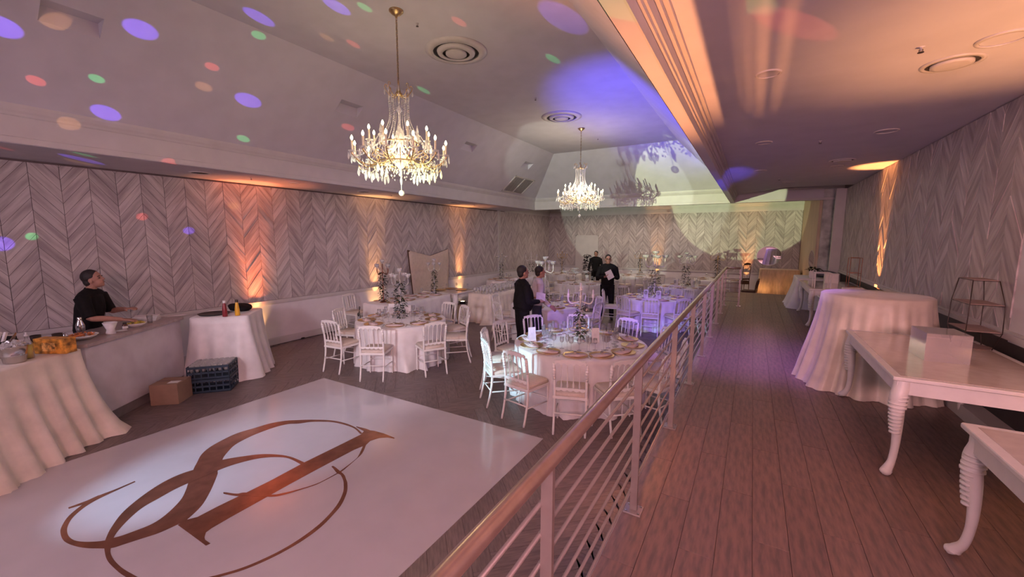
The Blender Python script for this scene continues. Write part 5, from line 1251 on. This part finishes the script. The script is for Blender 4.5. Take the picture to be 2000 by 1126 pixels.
    limb(sh_mb, [(0, fl_(.96), .96), (0, fl_(1.08)+belly*.4, 1.08), (0, fl_(1.25)+.005+belly*.3, 1.25), (0, fl_(1.38), 1.38), (0, fl_(1.43), 1.43)], [(.172, .128+belly*.4), (.172, .128+belly), (.188, .136+belly*.5), (.178, .112), (.12, .088)], 20)
    limb(sh_mb, [(-.165, fl_(1.42), 1.41), (0, fl_(1.43), 1.445), (.165, fl_(1.42), 1.41)], [.066, .078, .066], 12)
    o = sh_mb.build('shirt', shirt_m, t, True); remesh(o, .010)
    cl_ = MB(); limb(cl_, [(0, fl_(1.46)-.005, 1.455), (0, fl_(1.50), 1.505)], [.074, .063], 16); cl_.build('collar', shirt_m, t, True)
    if belt: 
        b_ = MB(); b_.tube([(.171*math.cos(q*PI/10), fl_(.98)+(.130+belly*.4)*math.sin(q*PI/10), .975) for q in range(21)], .014, 6, cap=False); b_.build('belt', M_BLACK, t, True)
    hr_ = MB().ball((0, -.022, .045), (.083, .098, .096), 20, 14)
    hr_.ball((0, -.055, -.01), (.072, .058, .075), 14, 10)
    hr_.v = [(x, min(y, .062 if z > .075 else (.035+.35*max(0, z-.02))), z) if z > .02 else (x, min(y, -.02), z) for x, y, z in hr_.v]
    hr_.v = [tuple(H(v)) for v in hr_.v]; o = hr_.build('hair', M_HAIR, t, True); remesh(o, .007)
    for sx in (-1, 1):
        MB().ball(tuple(H((sx*.031, .077, .003))), (.011, .008, .007), 8, 6).build('eye', M_BLKP, t, True)
        eb = MB(); limb(eb, [H((sx*.016, .084, .024)), H((sx*.034, .083, .028)), H((sx*.052, .070, .022))], [.004, .0045, .003], 6); eb.build('eyebrow', M_HAIR, t, True)
    MB().ball(tuple(H((0, .088, -.058))), (.020, .004, .003), 8, 5).build('mouth', mat('lip', (.22, .08, .07), .5), t, True)
    if glasses:
        g = MB()
        for sx in (-1, 1):
            g.tube([H((sx*.033+.024*math.cos(q*PI/7), .092, .002+.017*math.sin(q*PI/7))) for q in range(15)], .0028, 5, cap=False)
            g.tube([H((sx*.057, .090, .006)), H((sx*.080, .02, .004))], .0025, 5)
        g.tube([H((-.009, .095, .004)), H((.009, .095, .004))], .0025, 5); g.build('glasses', M_BLKP, t)
    return t, H
# barman behind the counter, leaning over the bowls, one arm forward
bh = math.atan2(.45, .50)
person('barman in a black short-sleeved shirt working behind the marble bar', (-7.82, 1.80, 0), math.radians(50), 1.86,
       {'L': ((-.27, .13, 1.17), (-.12, .36, 1.20), (.4, .9, .15), (0, .2, -1)), 'R': ((.25, .16, 1.16), (.13, .43, 1.10), (.1, 1, -.1), (0, 0, -1))},
       M_BLACK, M_BLACK, sleeve='short', lean=.16, headnod=-.28, curls=(.5, .35))
# man in black, back half turned, reading a paper
A_ = (-3.62, 6.55, 0)
person('heavyset waiter in black shirt and trousers in profile, holding a folded paper', A_, math.radians(52), 1.80,
       {'L': ((-.26, .03, 1.12), (-.13, .25, 1.13), (.35, .9, .1), (.4, 0, -1)), 'R': ((.27, .02, 1.12), (.15, .27, 1.10), (-.4, .9, .1), (-.4, 0, -1))},
       M_BLACK, M_BLACK, sleeve='long', belly=.07, headnod=-.12, belt=True, curls=(.9, .9))
# man in white
person('man in an open-necked white shirt and dark blue trousers, striding right', (-3.72, 7.32, 0), math.radians(38), 1.74,
       {'L': ((-.26, -.03, 1.13), (-.22, .20, 1.02), (.1, .9, -.3), (.4, 0, -1)), 'R': ((.25, .03, 1.13), (.26, .24, .96), (0, .8, -.6), (-.5, 0, -.4))},
       M_SHIRTW, M_JEANS, legs={'L': ((-.10, .12, .50), (-.11, .16, .08)), 'R': ((.10, -.02, .50), (.11, -.22, .10))}, sleeve='long', lean=.10, headnod=-.1)
# man with glasses, facing the camera
person('waiter in black with dark-rimmed glasses holding white folded papers at his chest', (-3.48, 11.28, 0), math.radians(-68), 1.84,
       {'L': ((-.26, .04, 1.13), (-.07, .25, 1.20), (.8, .4, .3), (.3, .6, -.6)), 'R': ((.27, .04, 1.13), (.09, .24, 1.17), (-.8, .4, .3), (-.3, .6, -.6))},
       M_BLACK, M_BLACK, legs={'L': ((-.11, .03, .49), (-.13, 0, .08)), 'R': ((.10, .06, .49), (.17, .0, .08))}, sleeve='long', belly=.02, glasses=True, headnod=-.1, belt=True, curls=(.8, .8))
# far waiter
person('waiter in black standing farthest back, before the white door', (-5.75, 16.9, 0), math.radians(-80), 1.75,
       {'L': ((-.27, .06, 1.14), (-.30, .22, .95), (0, .5, -1), (.5, 0, 0)), 'R': ((.26, .04, 1.12), (.28, .10, .86), (0, .2, -1), (-.5, 0, 0))},
       M_BLACK, M_BLACK, sleeve='long', headturn=-.2)
def paper(nm, lb, C, ax, ay):
    t = thing(nm, lb, 'paper', C); ax, ay = Vector(ax), Vector(ay); nn = ax.cross(ay).normalized()
    MB().obox((0, 0, 0), ax, ay, nn*.003).build('sheet', M_PAPER, t); MB().obox(nn*.008+ax*.05, ax*.92, ay*.95+nn*.004, nn*.001).build('inner_sheet', M_PAPER, t)
def loc2(base, heading, v, s):
    a = heading-PI/2; return (base[0]+s*(v[0]*math.cos(a)-v[1]*math.sin(a)), base[1]+s*(v[0]*math.sin(a)+v[1]*math.cos(a)), base[2]+s*v[2])
paper('folded_paper', 'white folded paper held by the heavyset waiter in black', loc2(A_, math.radians(52), (.0, .37, 1.16), 1.03), (.05, .09, -.02), (-.01, .03, .07))
paper('folded_papers', 'white folded papers held by the waiter in glasses', loc2((-3.48, 11.28, 0), math.radians(-68), (-.02, .335, 1.235), 1.05), (.075, .02, .045), (-.055, .0, .105))
